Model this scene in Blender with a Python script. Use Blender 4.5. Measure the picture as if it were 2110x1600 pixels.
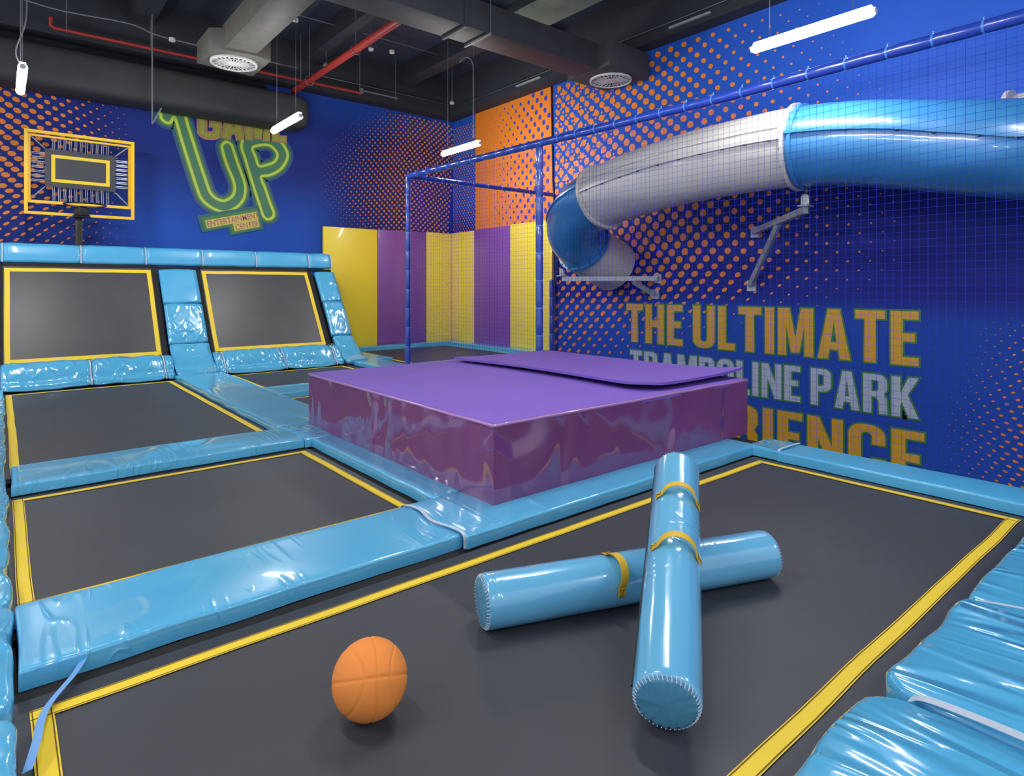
import bpy, bmesh, math, random
from mathutils import Vector, Matrix, noise
from math import sin, cos, pi, radians, atan2, sqrt
SC = bpy.context.scene
for o in list(bpy.data.objects): bpy.data.objects.remove(o, do_unlink=True)
COL = SC.collection
random.seed(7)

# ---------------------------------------------------------------- camera, world, exposure
TH = atan2(1540, 1275)
FW = Vector((cos(TH), sin(TH), 0)); RT = Vector((sin(TH), -cos(TH), 0))
cam_d = bpy.data.cameras.new('camera'); cam = bpy.data.objects.new('camera', cam_d); COL.objects.link(cam)
cam.location = (0, 0, 1.4); cam.rotation_euler = (radians(90), 0, TH - radians(90))
cam_d.sensor_width = 36; cam_d.lens = 36 * 1275 / 2110; cam_d.shift_y = -208 / 2110
cam_d.clip_start = 0.02
SC.camera = cam
W = bpy.data.worlds.new('world'); SC.world = W; W.use_nodes = True
W.node_tree.nodes['Background'].inputs[0].default_value = (0.80, 0.86, 1.0, 1)
W.node_tree.nodes['Background'].inputs[1].default_value = 0.36
SC.view_settings.view_transform = 'Standard'; SC.view_settings.look = 'None'
SC.view_settings.gamma = 1; SC.view_settings.use_curve_mapping = False
SC.view_settings.exposure = 1.35
LAMP = 56.0

XW, YW = 8.68, 12.79          # right wall plane, back wall plane

# ---------------------------------------------------------------- materials
def lin(c):
    return tuple(((v / 255) / 12.92 if v / 255 <= .04045 else ((v / 255 + .055) / 1.055) ** 2.4) for v in c) + (1,)
def mat(name, rgb, rough=.5, metal=0, coat=0, spec=.5, bump=0, bscale=(5, 5, 5), btype='FBM', detail=3, dist=.0, var=0, vscale=3, emit=None, distance=.01, crough=.05, crease=None):
    m = bpy.data.materials.new(name); m.use_nodes = True
    nt = m.node_tree; b = nt.nodes['Principled BSDF']
    b.inputs['Base Color'].default_value = lin(rgb); b.inputs['Roughness'].default_value = rough
    b.inputs['Metallic'].default_value = metal; b.inputs['Coat Weight'].default_value = coat
    b.inputs['Coat Roughness'].default_value = crough
    b.inputs['Specular IOR Level'].default_value = spec
    if emit:
        b.inputs['Emission Color'].default_value = (1, .98, .95, 1); b.inputs['Emission Strength'].default_value = emit
    tc = oi = add = None
    if bump or var:
        tc = nt.nodes.new('ShaderNodeTexCoord'); oi = nt.nodes.new('ShaderNodeObjectInfo')
        mp = nt.nodes.new('ShaderNodeMapping'); mp.inputs['Scale'].default_value = bscale
        nt.links.new(tc.outputs['Object'], mp.inputs['Vector'])
        w = nt.nodes.new('ShaderNodeMath'); w.operation = 'MULTIPLY'; w.inputs[1].default_value = 37
        nt.links.new(oi.outputs['Random'], w.inputs[0])
    if bump:
        n = nt.nodes.new('ShaderNodeTexNoise'); n.noise_dimensions = '4D'; n.noise_type = btype
        n.inputs['Scale'].default_value = 1; n.inputs['Detail'].default_value = detail; n.inputs['Distortion'].default_value = dist
        nt.links.new(mp.outputs[0], n.inputs['Vector']); nt.links.new(w.outputs[0], n.inputs['W'])
        bp = nt.nodes.new('ShaderNodeBump'); bp.inputs['Strength'].default_value = bump; bp.inputs['Distance'].default_value = distance
        h = n.outputs[0]
        if crease:
            cs, amt, lo, hi = crease
            mp2 = nt.nodes.new('ShaderNodeMapping'); mp2.inputs['Scale'].default_value = cs; mp2.inputs['Rotation'].default_value = (0, 0, .35)
            nt.links.new(tc.outputs['Object'], mp2.inputs['Vector'])
            c1 = nt.nodes.new('ShaderNodeTexNoise'); c1.noise_dimensions = '4D'; c1.inputs['Scale'].default_value = 1; c1.inputs['Detail'].default_value = 0; c1.inputs['Distortion'].default_value = 1.2
            nt.links.new(mp2.outputs[0], c1.inputs['Vector']); nt.links.new(w.outputs[0], c1.inputs['W'])
            def mm(op, a, b2=None):
                q = nt.nodes.new('ShaderNodeMath'); q.operation = op
                for i_, v_ in enumerate((a, b2)):
                    if v_ is None: continue
                    if isinstance(v_, (int, float)): q.inputs[i_].default_value = v_
                    else: nt.links.new(v_, q.inputs[i_])
                return q.outputs[0]
            rdg = mm('SUBTRACT', 1, mm('MINIMUM', mm('MULTIPLY', mm('ABSOLUTE', mm('SUBTRACT', c1.outputs[0], .5)), 9), 1))
            c2 = nt.nodes.new('ShaderNodeTexNoise'); c2.noise_dimensions = '4D'; c2.inputs['Scale'].default_value = 2.3; c2.inputs['Detail'].default_value = 1
            nt.links.new(tc.outputs['Object'], c2.inputs['Vector']); nt.links.new(w.outputs[0], c2.inputs['W'])
            mr_ = nt.nodes.new('ShaderNodeMapRange'); mr_.inputs[1].default_value = lo; mr_.inputs[2].default_value = hi; nt.links.new(c2.outputs[0], mr_.inputs[0])
            h = mm('ADD', mm('MULTIPLY', n.outputs[0], 1.0), mm('MULTIPLY', mm('MULTIPLY', mm('MULTIPLY', rdg, rdg), amt), mr_.outputs[0]))
        nt.links.new(h, bp.inputs['Height']); nt.links.new(bp.outputs[0], b.inputs['Normal'])
        nt.links.new(bp.outputs[0], b.inputs['Coat Normal'])
    if var:
        n2 = nt.nodes.new('ShaderNodeTexNoise'); n2.inputs['Scale'].default_value = vscale; n2.inputs['Detail'].default_value = 4
        nt.links.new(tc.outputs['Object'], n2.inputs['Vector'])
        mx = nt.nodes.new('ShaderNodeMix'); mx.data_type = 'RGBA'
        mx.inputs[6].default_value = lin([max(0, v * (1 - var)) for v in rgb]); mx.inputs[7].default_value = lin([min(255, v * (1 + var)) for v in rgb])
        nt.links.new(n2.outputs[0], mx.inputs[0]); nt.links.new(mx.outputs[2], b.inputs['Base Color'])
    return m
BL = (84, 176, 220)
M = dict(
    vinyl=mat('blue_vinyl', BL, .3, coat=.8, bump=.8, bscale=(1.2, 2.2, 3), btype='FBM', detail=0, dist=.4, distance=.030, crease=((10, 1.2, 3), .16, .50, .68)),
    vinylx=mat('blue_vinyl_cross', BL, .3, coat=.8, bump=.8, bscale=(9, 1.6, 4), btype='RIDGED_MULTIFRACTAL', detail=.5, dist=.8, distance=.010),
    vinylw=mat('blue_vinyl_wrinkled', BL, .22, coat=1, bump=1, bscale=(5.5, 3, 3.2), btype='RIDGED_MULTIFRACTAL', detail=1, dist=1.3, distance=.032),
    vinylf=mat('blue_vinyl_flat', (78, 172, 220), .38, coat=.25, bump=.4, bscale=(1.5, 1.5, 3), detail=1, distance=.03),
    vinylr=mat('blue_vinyl_creased', BL, .18, coat=1, bump=1.0, bscale=(6.5, 1.5, 3), btype='RIDGED_MULTIFRACTAL', detail=1.6, dist=1.3, distance=.045),
    vinyll=mat('blue_vinyl_log', (104, 180, 220), .2, coat=1, bump=.35, bscale=(4, 4, 4), btype='FBM', detail=.5, dist=.5, distance=.012, crease=((10, 14, 10), .3, .52, .64)),
    bed=mat('black_woven_bed', (58, 60, 67), .52, spec=.5, bump=.25, bscale=(160, 160, 160), detail=1, var=.12, vscale=1.5, distance=.002),
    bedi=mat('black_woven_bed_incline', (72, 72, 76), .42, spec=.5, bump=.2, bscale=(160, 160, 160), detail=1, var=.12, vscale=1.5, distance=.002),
    black=mat('black_fabric', (22, 22, 24), .8),
    blackm=mat('black_metal', (20, 20, 22), .4),
    tape=mat('yellow_webbing', (238, 205, 48), .6, bump=.3, bscale=(200, 200, 200), distance=.001),
    stitch=mat('dark_stitch', (110, 80, 20), .8),
    ystrap=mat('yellow_strap', (214, 174, 38), .55),
    purt=mat('purple_canvas', (120, 88, 186), .75, bump=.25, bscale=(2, 2, 2), var=.05, vscale=2, distance=.03),
    purs=mat('purple_vinyl', (124, 66, 118), .12, coat=1, bump=1, bscale=(2.3, 2.3, 1.3), btype='RIDGED_MULTIFRACTAL', detail=.2, dist=1.1, distance=.075),
    piping=mat('pale_purple_piping', (170, 120, 175), .3, coat=.5),
    yel=mat('yellow_wall_pad', (248, 220, 60), .38, coat=.3, bump=.15, bscale=(1.4, 1.4, 1), distance=.03),
    purw=mat('purple_wall_pad', (134, 82, 160), .38, coat=.3, bump=.2, bscale=(1.4, 1.4, 1), distance=.03),
    navyv=mat('navy_sleeve', (36, 66, 168), .25, coat=.8, bump=.2, bscale=(20, 20, 20), distance=.004),
    tie=mat('blue_tie', (70, 130, 215), .35),
    net=mat('blue_net_cord', (36, 52, 190), .8, spec=.1),
    slideb=mat('blue_slide_plastic', (54, 124, 180), .3, coat=.5, var=.08, vscale=2),
    slidew=mat('white_slide_plastic', (200, 197, 189), .32, coat=.4, var=.05, vscale=2),
    steel=mat('galvanised_steel', (172, 176, 176), .45, metal=.35, var=.15, vscale=12),
    bolt=mat('dark_bolt', (70, 66, 62), .4, metal=.6),
    ball=mat('orange_rubber', (236, 140, 60), .75, bump=.1, bscale=(300, 300, 300), distance=.001),
    yframe=mat('yellow_painted_steel', (244, 196, 40), .4),
    spring=mat('spring_steel', (185, 188, 195), .35, metal=.6),
    duct=mat('grey_duct_metal', (60, 61, 64), .6, var=.18, vscale=5),
    ductl=mat('dusty_galvanised_duct', (88, 86, 80), .6, var=.2, vscale=6),
    ductb=mat('black_insulated_duct', (44, 44, 47), .7, var=.25, vscale=3, bump=.4, bscale=(4, 4, 4), distance=.03),
    grille=mat('white_grille', (205, 205, 205), .5),
    dark=mat('dark_void', (8, 8, 9), .9),
    red=mat('red_pipe', (152, 46, 40), .45),
    conduit=mat('grey_conduit', (105, 107, 112), .5),
    ceil=mat('dark_ceiling', (44, 48, 66), .85, var=.2, vscale=.8),
    beam=mat('black_painted_concrete', (40, 43, 52), .8, var=.2, vscale=2),
    lamp=mat('lamp_tube', (255, 255, 255), .4, emit=LAMP),
    lampcap=mat('lamp_cap', (210, 210, 210), .5),
    webb=mat('pale_webbing', (186, 198, 214), .6),
    webblue=mat('light_blue_webbing', (118, 170, 226), .6),
    logcap=mat('blue_vinyl_cap', (82, 150, 182), .35, coat=.4, bump=.3, bscale=(9, 9, 9), distance=.01),
    pipeblk=mat('black_cable', (40, 36, 40), .6),
    orange=mat('orange_print', (226, 128, 38), .5),
    dotblue=mat('blue_print', (48, 62, 180), .5),
    letteryel=mat('amber_print', (214, 160, 40), .5), letterwhite=mat('white_print', (176, 186, 206), .5), lettergreen=mat('green_print', (62, 128, 62), .5),
    g1=mat('glow_print_a', (34, 76, 128), .5), g2=mat('glow_print_b', (44, 98, 104), .5), g3=mat('glow_print_c', (64, 128, 66), .5),
    g4=mat('glow_print_d', (186, 150, 60), .5), g5=mat('glow_print_e', (176, 220, 80), .5), gfill=mat('logo_fill_print', (64, 122, 96), .5),
    pinkline=mat('mauve_print', (176, 100, 120), .5), olive=mat('olive_print', (150, 158, 52), .5), gbox=mat('lime_box_print', (206, 196, 84), .5),
    floorm=mat('dark_floor', (20, 20, 22), .8),
)
def mural(name, back):
    """printed wallpaper ground: blue with broad navy clouds"""
    m = bpy.data.materials.new(name); m.use_nodes = True; nt = m.node_tree; b = nt.nodes['Principled BSDF']
    b.inputs['Roughness'].default_value = .6; b.inputs['Specular IOR Level'].default_value = .2
    ge = nt.nodes.new('ShaderNodeNewGeometry'); sp = nt.nodes.new('ShaderNodeSeparateXYZ'); nt.links.new(ge.outputs['Position'], sp.inputs[0])
    n = nt.nodes.new('ShaderNodeTexNoise'); n.inputs['Scale'].default_value = .55; n.inputs['Detail'].default_value = 1
    nt.links.new(ge.outputs['Position'], n.inputs['Vector'])
    def mr(src, a, b2):
        r = nt.nodes.new('ShaderNodeMapRange'); r.interpolation_type = 'SMOOTHSTEP'
        r.inputs[1].default_value = a; r.inputs[2].default_value = b2; nt.links.new(src, r.inputs[0]); return r.outputs[0]
    def mth(op, x, y):
        q = nt.nodes.new('ShaderNodeMath'); q.operation = op
        for i, v in enumerate((x, y)):
            if isinstance(v, float): q.inputs[i].default_value = v
            else: nt.links.new(v, q.inputs[i])
        return q.outputs[0]
    if back:
        z = mr(sp.outputs[2], 3.9, 2.1)               # brighter band low on the print
        x = mr(sp.outputs[0], .6, 2.6); x2 = mr(sp.outputs[0], 6.2, 4.6)
        f = mth('ADD', mth('MULTIPLY', mth('MULTIPLY', z, .75), mth('MULTIPLY', x, x2)), mth('MULTIPLY', n.outputs[0], .45))
        zt = mr(sp.outputs[2], 4.6, 5.4); f = mth('ADD', f, mth('MULTIPLY', zt, .4))
    else:
        z = mr(sp.outputs[2], 2.7, 3.5); zl = mr(sp.outputs[2], 1.35, .9)  # dark middle: navy print with the slide's shadow put into the colour
        f = mth('ADD', mth('ADD', mth('MULTIPLY', z, .75), mth('MULTIPLY', zl, .55)), mth('MULTIPLY', n.outputs[0], .3))
    cr = nt.nodes.new('ShaderNodeValToRGB'); nt.links.new(f, cr.inputs[0])
    cr.color_ramp.elements[0].position = .05; cr.color_ramp.elements[0].color = lin((24, 28, 120) if not back else (26, 30, 104))
    cr.color_ramp.elements[1].position = 1.0; cr.color_ramp.elements[1].color = lin((36, 88, 190))
    nt.links.new(cr.outputs[0], b.inputs['Base Color'])
    return m
M['muralr'] = mural('mural_print_right', False); M['muralb'] = mural('mural_print_back', True)

# ---------------------------------------------------------------- helpers
class MB:
    def __init__(s): s.v = []; s.f = []; s.m = []; s.mi = 0
    def add(s, vs, fs):
        b = len(s.v); s.v += [tuple(v) for v in vs]
        for f in fs: s.f.append([b + i for i in f]); s.m.append(s.mi)
        return s
    def box(s, a, b, mtx=None):
        (x0, y0, z0), (x1, y1, z1) = a, b
        vs = [Vector(p) for p in ((x0, y0, z0), (x1, y0, z0), (x1, y1, z0), (x0, y1, z0), (x0, y0, z1), (x1, y0, z1), (x1, y1, z1), (x0, y1, z1))]
        if mtx: vs = [mtx @ v for v in vs]
        return s.add(vs, [(0, 3, 2, 1), (4, 5, 6, 7), (0, 1, 5, 4), (1, 2, 6, 5), (2, 3, 7, 6), (3, 0, 4, 7)])
    def beam(s, p, q, w, h, up=(0, 0, 1)):
        p, q = Vector(p), Vector(q); d = (q - p); L = d.length; d.normalize(); up = Vector(up)
        if abs(d.dot(up)) > .98: up = Vector((1, 0, 0))
        r = d.cross(up).normalized(); u = r.cross(d)
        vs = [p + r * a * w / 2 + u * b * h / 2 + d * c * L for c in (0, 1) for a, b in ((-1, -1), (1, -1), (1, 1), (-1, 1))]
        return s.add(vs, [(3, 2, 1, 0), (4, 5, 6, 7), (0, 1, 5, 4), (1, 2, 6, 5), (2, 3, 7, 6), (3, 0, 4, 7)])
    def tube(s, pts, r, n=12, caps=True, rad=None):
        pts = [Vector(p) for p in pts]; N = len(pts); vs = []; u0 = None
        for i, p in enumerate(pts):
            d = (pts[min(i + 1, N - 1)] - pts[max(i - 1, 0)]).normalized()
            if u0 is None:
                u0 = Vector((0, 0, 1)) if abs(d.z) < .9 else Vector((1, 0, 0))
            u = (u0 - d * u0.dot(d)).normalized(); u0 = u; w = d.cross(u)
            rr = rad[i] if rad else r
            for k in range(n):
                a = 2 * pi * k / n; vs.append(p + (u * cos(a) + w * sin(a)) * rr)
        fs = [(i * n + k, i * n + (k + 1) % n, (i + 1) * n + (k + 1) % n, (i + 1) * n + k) for i in range(N - 1) for k in range(n)]
        if caps: fs += [tuple(reversed(range(n))), tuple((N - 1) * n + k for k in range(n))]
        return s.add(vs, fs)
    def lathe(s, c, prof, n=32, axis='Z'):
        vs = []
        for r, h in prof:
            for k in range(n):
                a = 2 * pi * k / n; vs.append(Vector((c[0] + r * cos(a), c[1] + r * sin(a), c[2] + h)))
        fs = [(i * n + k, i * n + (k + 1) % n, (i + 1) * n + (k + 1) % n, (i + 1) * n + k) for i in range(len(prof) - 1) for k in range(n)]
        return s.add(vs, fs)
    def build(s, name, m, parent=None, smooth=False, bevel=0, origin=None, ang=35):
        me = bpy.data.meshes.new(name)
        o = Vector(origin) if origin is not None else Vector((0, 0, 0))
        me.from_pydata([tuple(Vector(v) - o) for v in s.v], [], s.f)
        for k in (m if isinstance(m, (list, tuple)) else [m]): me.materials.append(k)
        for p, i in zip(me.polygons, s.m): p.material_index = i
        bm = bmesh.new(); bm.from_mesh(me)
        if not isinstance(m, (list, tuple)): bmesh.ops.recalc_face_normals(bm, faces=bm.faces)
        if bevel:
            bmesh.ops.bevel(bm, geom=list(bm.edges), offset=bevel, segments=2, profile=.5, affect='EDGES', clamp_overlap=True)
        bm.to_mesh(me); bm.free()
        if smooth or bevel:
            me.set_sharp_from_angle(angle=radians(ang)) if not smooth == 'all' else None
            for p in me.polygons: p.use_smooth = True
        ob = bpy.data.objects.new(name, me); COL.objects.link(ob)
        ob.location = o
        if parent: ob.parent = parent; 
        return ob
def tag(o, label=None, cat=None, group=None, kind=None):
    if label: o['label'] = label
    if cat: o['category'] = cat
    if group: o['group'] = group
    if kind: o['kind'] = kind
    return o
def thing(name, label, cat, group=None, loc=(0, 0, 0)):
    o = bpy.data.objects.new(name, None); o.empty_display_size = .1; COL.objects.link(o); o.location = loc
    return tag(o, label, cat, group)
def copy_tree(o, parent=None):
    c = o.copy(); COL.objects.link(c)
    if parent: c.parent = parent
    for ch in list(o.children): copy_tree(ch, c)
    return c
def cr_path(P, n=10):
    P = [Vector(p) for p in P]; Q = [P[0] * 2 - P[1]] + P + [P[-1] * 2 - P[-2]]; out = []
    for i in range(1, len(Q) - 2):
        a, b, c, d = Q[i - 1:i + 3]
        for k in range(n):
            t = k / n
            out.append(.5 * ((2 * b) + (c - a) * t + (2 * a - 5 * b + 4 * c - d) * t * t + (3 * b - a - 3 * c + d) * t ** 3))
    out.append(P[-1]); return out
def nz(x, y, z, s): return noise.noise(Vector((x + s * 13.1, y - s * 7.7, z + s * 3.3)))

# ---------------------------------------------------------------- pads
def pad_mb(x0, x1, y0, y1, z0, z1, seed=0, r=.015, puff=.004, amp=.004, ends=(0, 0, 0, 0), step=.05):
    """soft slab: rounded top edge, slightly wandering outline. ends = how far each corner (x0y0,x1y0,x1y1,x0y1) is rounded in plan"""
    mb = MB(); prof = [(0, 0)] + [(r * (1 - cos(a)), sin(a)) for a in (radians(22), radians(45), radians(67), radians(90))]
    def axis(a, b):
        n = max(2, int((b - a - 2 * r) / step)); L = [(a + p, h) for p, h in prof]
        L += [(a + r + (b - a - 2 * r) * k / n, 1) for k in range(1, n)]
        return L + [(b - p, h) for p, h in reversed(prof)]
    X, Y = axis(x0, x1), axis(y0, y1); nx, ny = len(X), len(Y); vs = []
    def warp(x, y, z):
        ox = nz(x * 1.5, y * 3.5, z * 5, seed) * amp * 3 ; oy = nz(x * 3.5, y * 1.5, z * 5 + 9, seed) * amp * 3
        for k, (cx, cy, sx, sy) in enumerate(((x0, y0, 1, 1), (x1, y0, -1, 1), (x1, y1, -1, -1), (x0, y1, 1, -1))):
            R = ends[k]
            if R:
                u, v = (x - cx) * sx, (y - cy) * sy
                if u < R and v < R:
                    du, dv = R - u, R - v; m = max(du, dv); L = sqrt(du * du + dv * dv)
                    if L > 1e-6:
                        f = m / L; x = cx + sx * (R - du * f); y = cy + sy * (R - dv * f)
        return x + ox, y + oy, z
    for y, hy in Y:
        for x, hx in X:
            s, t = (x - x0) / (x1 - x0), (y - y0) / (y1 - y0)
            z = z1 - r + r * hx * hy + puff * min(1, 5 * s * (1 - s) + .01) * 4 * t * (1 - t)
            z += hx * hy * amp * nz(x * 2.2, y * 2.2, 0, seed + 5)
            vs.append(warp(x, y, z))
    fs = [(j * nx + i, j * nx + i + 1, (j + 1) * nx + i + 1, (j + 1) * nx + i) for j in range(ny - 1) for i in range(nx - 1)]
    ring = [i for i in range(nx)] + [j * nx + nx - 1 for j in range(1, ny)] + [(ny - 1) * nx + i for i in range(nx - 2, -1, -1)] + [j * nx for j in range(ny - 2, 0, -1)]
    base = len(vs); n = len(ring)
    for k in ring:
        x, y, z = vs[k]; vs.append((x, y, z0))
    fs += [(ring[k], base + k, base + (k + 1) % n, ring[(k + 1) % n]) for k in range(n)]
    fs.append(tuple(base + k for k in range(n)))
    return mb.add(vs, fs)
def pad(x0, x1, y0, y1, label, z0=.005, z1=.08, seed=0, m='vinyl', group='blue floor pads round the trampolines', **k):
    c = Vector(((x0 + x1) / 2, (y0 + y1) / 2, z0))
    ob = pad_mb(x0, x1, y0, y1, z0, z1, seed, **k).build('floor_pad', M[m], smooth=True, origin=c, ang=60)
    return tag(ob, label, 'pad', group)
def extr(loop, x0, x1, seed=0, amp=.012, pinch=.93, step=.06, freq=4):
    """closed (y,z) loop run along x, pinched at both ends"""
    n = max(3, int((x1 - x0) / step)); cy = sum(p[0] for p in loop) / len(loop); cz = sum(p[1] for p in loop) / len(loop)
    mb = MB(); vs = []; m = len(loop)
    for i in range(n + 1):
        x = x0 + (x1 - x0) * i / n; e = min(i, n - i) * (x1 - x0) / n
        k = pinch + (1 - pinch) * min(1, (e / .12)) ** .5
        for (y, z) in loop:
            d = amp * nz(x * freq, y * freq, z * freq, seed)
            vs.append((x, cy + (y - cy) * (k + d * 2), cz + (z - cz) * k + d))
    fs = [(i * m + j, i * m + (j + 1) % m, (i + 1) * m + (j + 1) % m, (i + 1) * m + j) for i in range(n) for j in range(m)]
    fs += [tuple(reversed(range(m))), tuple(n * m + j for j in range(m))]
    return mb.add(vs, fs)
def subloop(P, n=6):
    P = [Vector((p[0], p[1], 0)) for p in P]; N = len(P); out = []
    for i in range(N):
        a, b, c, d = P[i - 1], P[i], P[(i + 1) % N], P[(i + 2) % N]
        for k in range(n):
            t = k / n
            q = .5 * ((2 * b) + (c - a) * t + (2 * a - 5 * b + 4 * c - d) * t * t + (3 * b - a - 3 * c + d) * t ** 3)
            out.append((q.x, q.y))
    return out

# ================================================================= SETTING
def struct(name, ob): ob.name = name; return tag(ob, kind='structure')
mb = MB()
mb.box((-2.6, -.6, -1.2), (5.42, YW, -.035))
mb.box((5.42, 9.0, -1.2), (XW, YW, -.035))
mb.box((5.42, -4, -1.3), (XW, 9.0, -1.2))
struct('floor', mb.build('floor', M['floorm']))
def ellipse(mb, org, U, V, u, v, ru, rv, ang, n=14, eps=.004, N=(0, 0, 0)):
    ca, sa = cos(ang), sin(ang); vs = []
    for k in range(n):
        a = 2 * pi * k / n; p, q = ru * cos(a), rv * sin(a)
        vs.append(org + U * (u + p * ca - q * sa) + V * (v + p * sa + q * ca) + N * eps)
    mb.add(vs, [tuple(range(n))])
def sm(x, a, b):
    t = max(0, min(1, (x - a) / (b - a))); return t * t * (3 - 2 * t)
# right wall -- u = YW - y runs to the right in the picture, v = z
mb = MB(); O = Vector((XW, YW, 0)); U = Vector((0, -1, 0)); V = Vector((0, 0, 1)); NN = Vector((-1, 0, 0))
mb.add([(XW, YW, -1.3), (XW, -4, -1.3), (XW, -4, 5.5), (XW, YW, 5.5)], [(0, 1, 2, 3)])
mb.mi = 3; mb.add([(XW, YW, 5.5), (XW, -4, 5.5), (XW, -4, 6.4), (XW, YW, 6.4)], [(0, 1, 2, 3)])
mb.mi = 1   # orange sheet between the corner and the seam
mb.add([(XW - .002, 11.84, 2.5), (XW - .002, 9.17, 2.5), (XW - .002, 9.17, 5.5), (XW - .002, 11.84, 5.5)], [(0, 1, 2, 3)])
def fan(v): return sm(v, 4.9, 2.2) * 1.5     # orange bleed right of the seam, wider low down
row = 0; v = 5.46
pitch, rp = .265, .122
while v > -1.2:
    u = 0.0 + (pitch / 2 if row % 2 else 0)
    while u < 13.5:
        y = YW - u
        uu = u + .05 * sin(v * 2.1 + u * .9) + (.07 * sin(v * 1.3)); vv = v + .06 * sin(u * 1.15)
        y2 = YW - uu
        if 9.28 < y2 < 11.7 and vv > 2.72 and vv < 5.46:
            s = .046 * sm(y2, 12.1, 9.3) + .003
            mb.mi = 2; ellipse(mb, O, U, V, uu, vv, s, s * 1.15, 0, 4 if s < .02 else 8, .006, NN)
        elif y2 < 9.12 and vv < 5.42:
            ye = 2.2 + 3.2 * sm(vv, 1.7, .2) + .9 * sm(vv, 3.4, 5.4)
            s = .060 * sm(y2, ye - .3, ye + 4.6) * (1 - .1 * sm(y2, 7.6, 9.1))
            lo = sm(vv, 2.3, 1.1); hi = sm(vv, 3.4, 4.6)
            asp = 1 - .42 * lo - .15 * hi; ang = .55 * lo - .45 * hi
            if s > .006:
                mb.mi = 1; ellipse(mb, O, U, V, uu, vv, s * (1.15 + .1 * lo), s * asp * 1.15, ang, 14 if s > .03 else 6, .005, NN)
        u += pitch
    row += 1; v -= rp
# close small print right next to the seam
row = 0; v = 5.42
while v > 3.4:
    for k in range(9):
        u = 3.72 + .13 * k * (1 + .05 * k) + (.06 if row % 2 else 0)
        if v < 5.4: mb.mi = 1; ellipse(mb, O, U, V, u, v, .030 - .001 * k, .028 - .001 * k, .2, 8, .007, NN)
    row += 1; v -= .075
# second wave low on the right
row = 0; v = 1.25
while v > -1.25:
    u = 9.9 + (.055 if row % 2 else 0)
    while u < 14.0:
        uu = u + .16 * sin((v - .2) * 2.6); s = .030 * sm(u, 10.15, 11.7) * sm(v, 1.25, .7)
        if s > .004: mb.mi = 1; ellipse(mb, O, U, V, uu, v + .02 * sin(u * 6), s * 1.15, s * .7, .5 - .8 * sm(v, .6, -.4), 10, .005, NN)
        u += .12 + .02 * sin(u * 2)
    row += 1; v -= .068
# strip next to the corner
row = 0; v = 5.3
while v > 2.7:
    u = .04 + (.05 if row % 2 else 0)
    while u < .93:
        mb.mi = 1; ellipse(mb, O, U, V, u, v, .024, .024, .78, 4, .005, NN); u += .105
    row += 1; v -= .062
WR = struct('wall_right', mb.build('wall_right', [M['muralr'], M['orange'], M['dotblue'], M['beam']]))
# back wall -- u = x
mb = MB(); O = Vector((0, YW, 0)); U = Vector((1, 0, 0)); NN = Vector((0, -1, 0))
mb.add([(-3.2, YW, -1.3), (XW, YW, -1.3), (XW, YW, 5.5), (-3.2, YW, 5.5)], [(0, 1, 2, 3)])
mb.mi = 2; mb.add([(-3.2, YW, 5.5), (XW, YW, 5.5), (XW, YW, 6.4), (-3.2, YW, 6.4)], [(0, 1, 2, 3)])
mb.add([(-3.2, YW - .003, 5.05), (4.15, YW - .003, 5.05), (4.15, YW - .003, 5.5), (-3.2, YW - .003, 5.5)], [(0, 1, 2, 3)])  # black strip painted in for the shade between duct and ledge
mb.mi = 1; row = 0; v = 5.03
while v > 2.0:
    u = -2.4 + (.1 if row % 2 else 0)
    while u < 2.6:
        w = .16 * sin((v - 3.6) * 1.5); s = .050 * sm(u + w, 2.3, -.1) * (.75 + .25 * sm(v, 2.0, 3.0))
        lo = sm(v, 3.3, 2.4); hi = sm(v, 3.6, 4.4)
        if s > .005: ellipse(mb, O, U, V, u + .12 * sin(v * 1.9), v + .05 * sin(u * 3), s * 1.15, s * (.85 - .35 * lo), .6 * lo - .5 * hi, 12 if s > .02 else 6, .005, NN)
        u += .2
    row += 1; v -= .088
row = 0; v = 5.42
while v > 2.55:
    u = 4.2 + (.065 if row % 2 else 0)
    while u < XW - .03:
        e = 4.55 + .9 * abs((v - 3.9) / 1.4) ** 2.2
        s = .033 * sm(u, e, e + 2.6)
        uu = u + .09 * sin((v - 3.9) * 1.5); vv = v + .07 * sin(u * 1.9)
        if s > .006 and uu < XW - .03 and vv < 5.45 and not (uu < 5.3 and vv < 2.6): ellipse(mb, O, U, V, uu, vv, s, s * .95, .5, 6 if s > .015 else 4, .005, NN)
        u += .13
    row += 1; v -= .066
WB = struct('wall_back', mb.build('wall_back', [M['muralb'], M['orange'], M['beam']]))
mb = MB(); mb.box((-3.2, -4, 6.4), (XW, YW, 6.5)); struct('ceiling', mb.build('ceiling', M['ceil']))
# perimeter ledge and beams under the ceiling
mb = MB(); mb.box((8.38, -4, 5.5), (XW - .002, YW, 6.4)); struct('trim_1', mb.build('trim_1', M['beam']))
mb = MB(); mb.box((-3.2, 12.45, 5.5), (8.38, YW - .002, 6.4)); struct('trim_2', mb.build('trim_2', M['beam']))
n = 3
for x in (-.9, 1.9, 4.9, 7.1):
    mb = MB(); mb.box((x - .17, -4, 6.0), (x + .17, 12.45, 6.4)); struct('trim_%d' % n, mb.build('trim', M['beam'])); n += 1
for y in (3.6, 8.9):
    mb = MB(); mb.box((-3.2, y - .2, 5.95), (8.38, y + .2, 6.4)); struct('trim_%d' % n, mb.build('trim', M['beam'])); n += 1

mb = MB(); mb.box((6.55, 4.2, 5.88), (7.25, 7.9, 5.95)); struct('trim_%d' % n, mb.build('trim', mat('painted_lit_ceiling_patch', (120, 130, 116), .8, var=.25, vscale=2)))  # added board, its pale colour stands in for light on the ceiling
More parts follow.
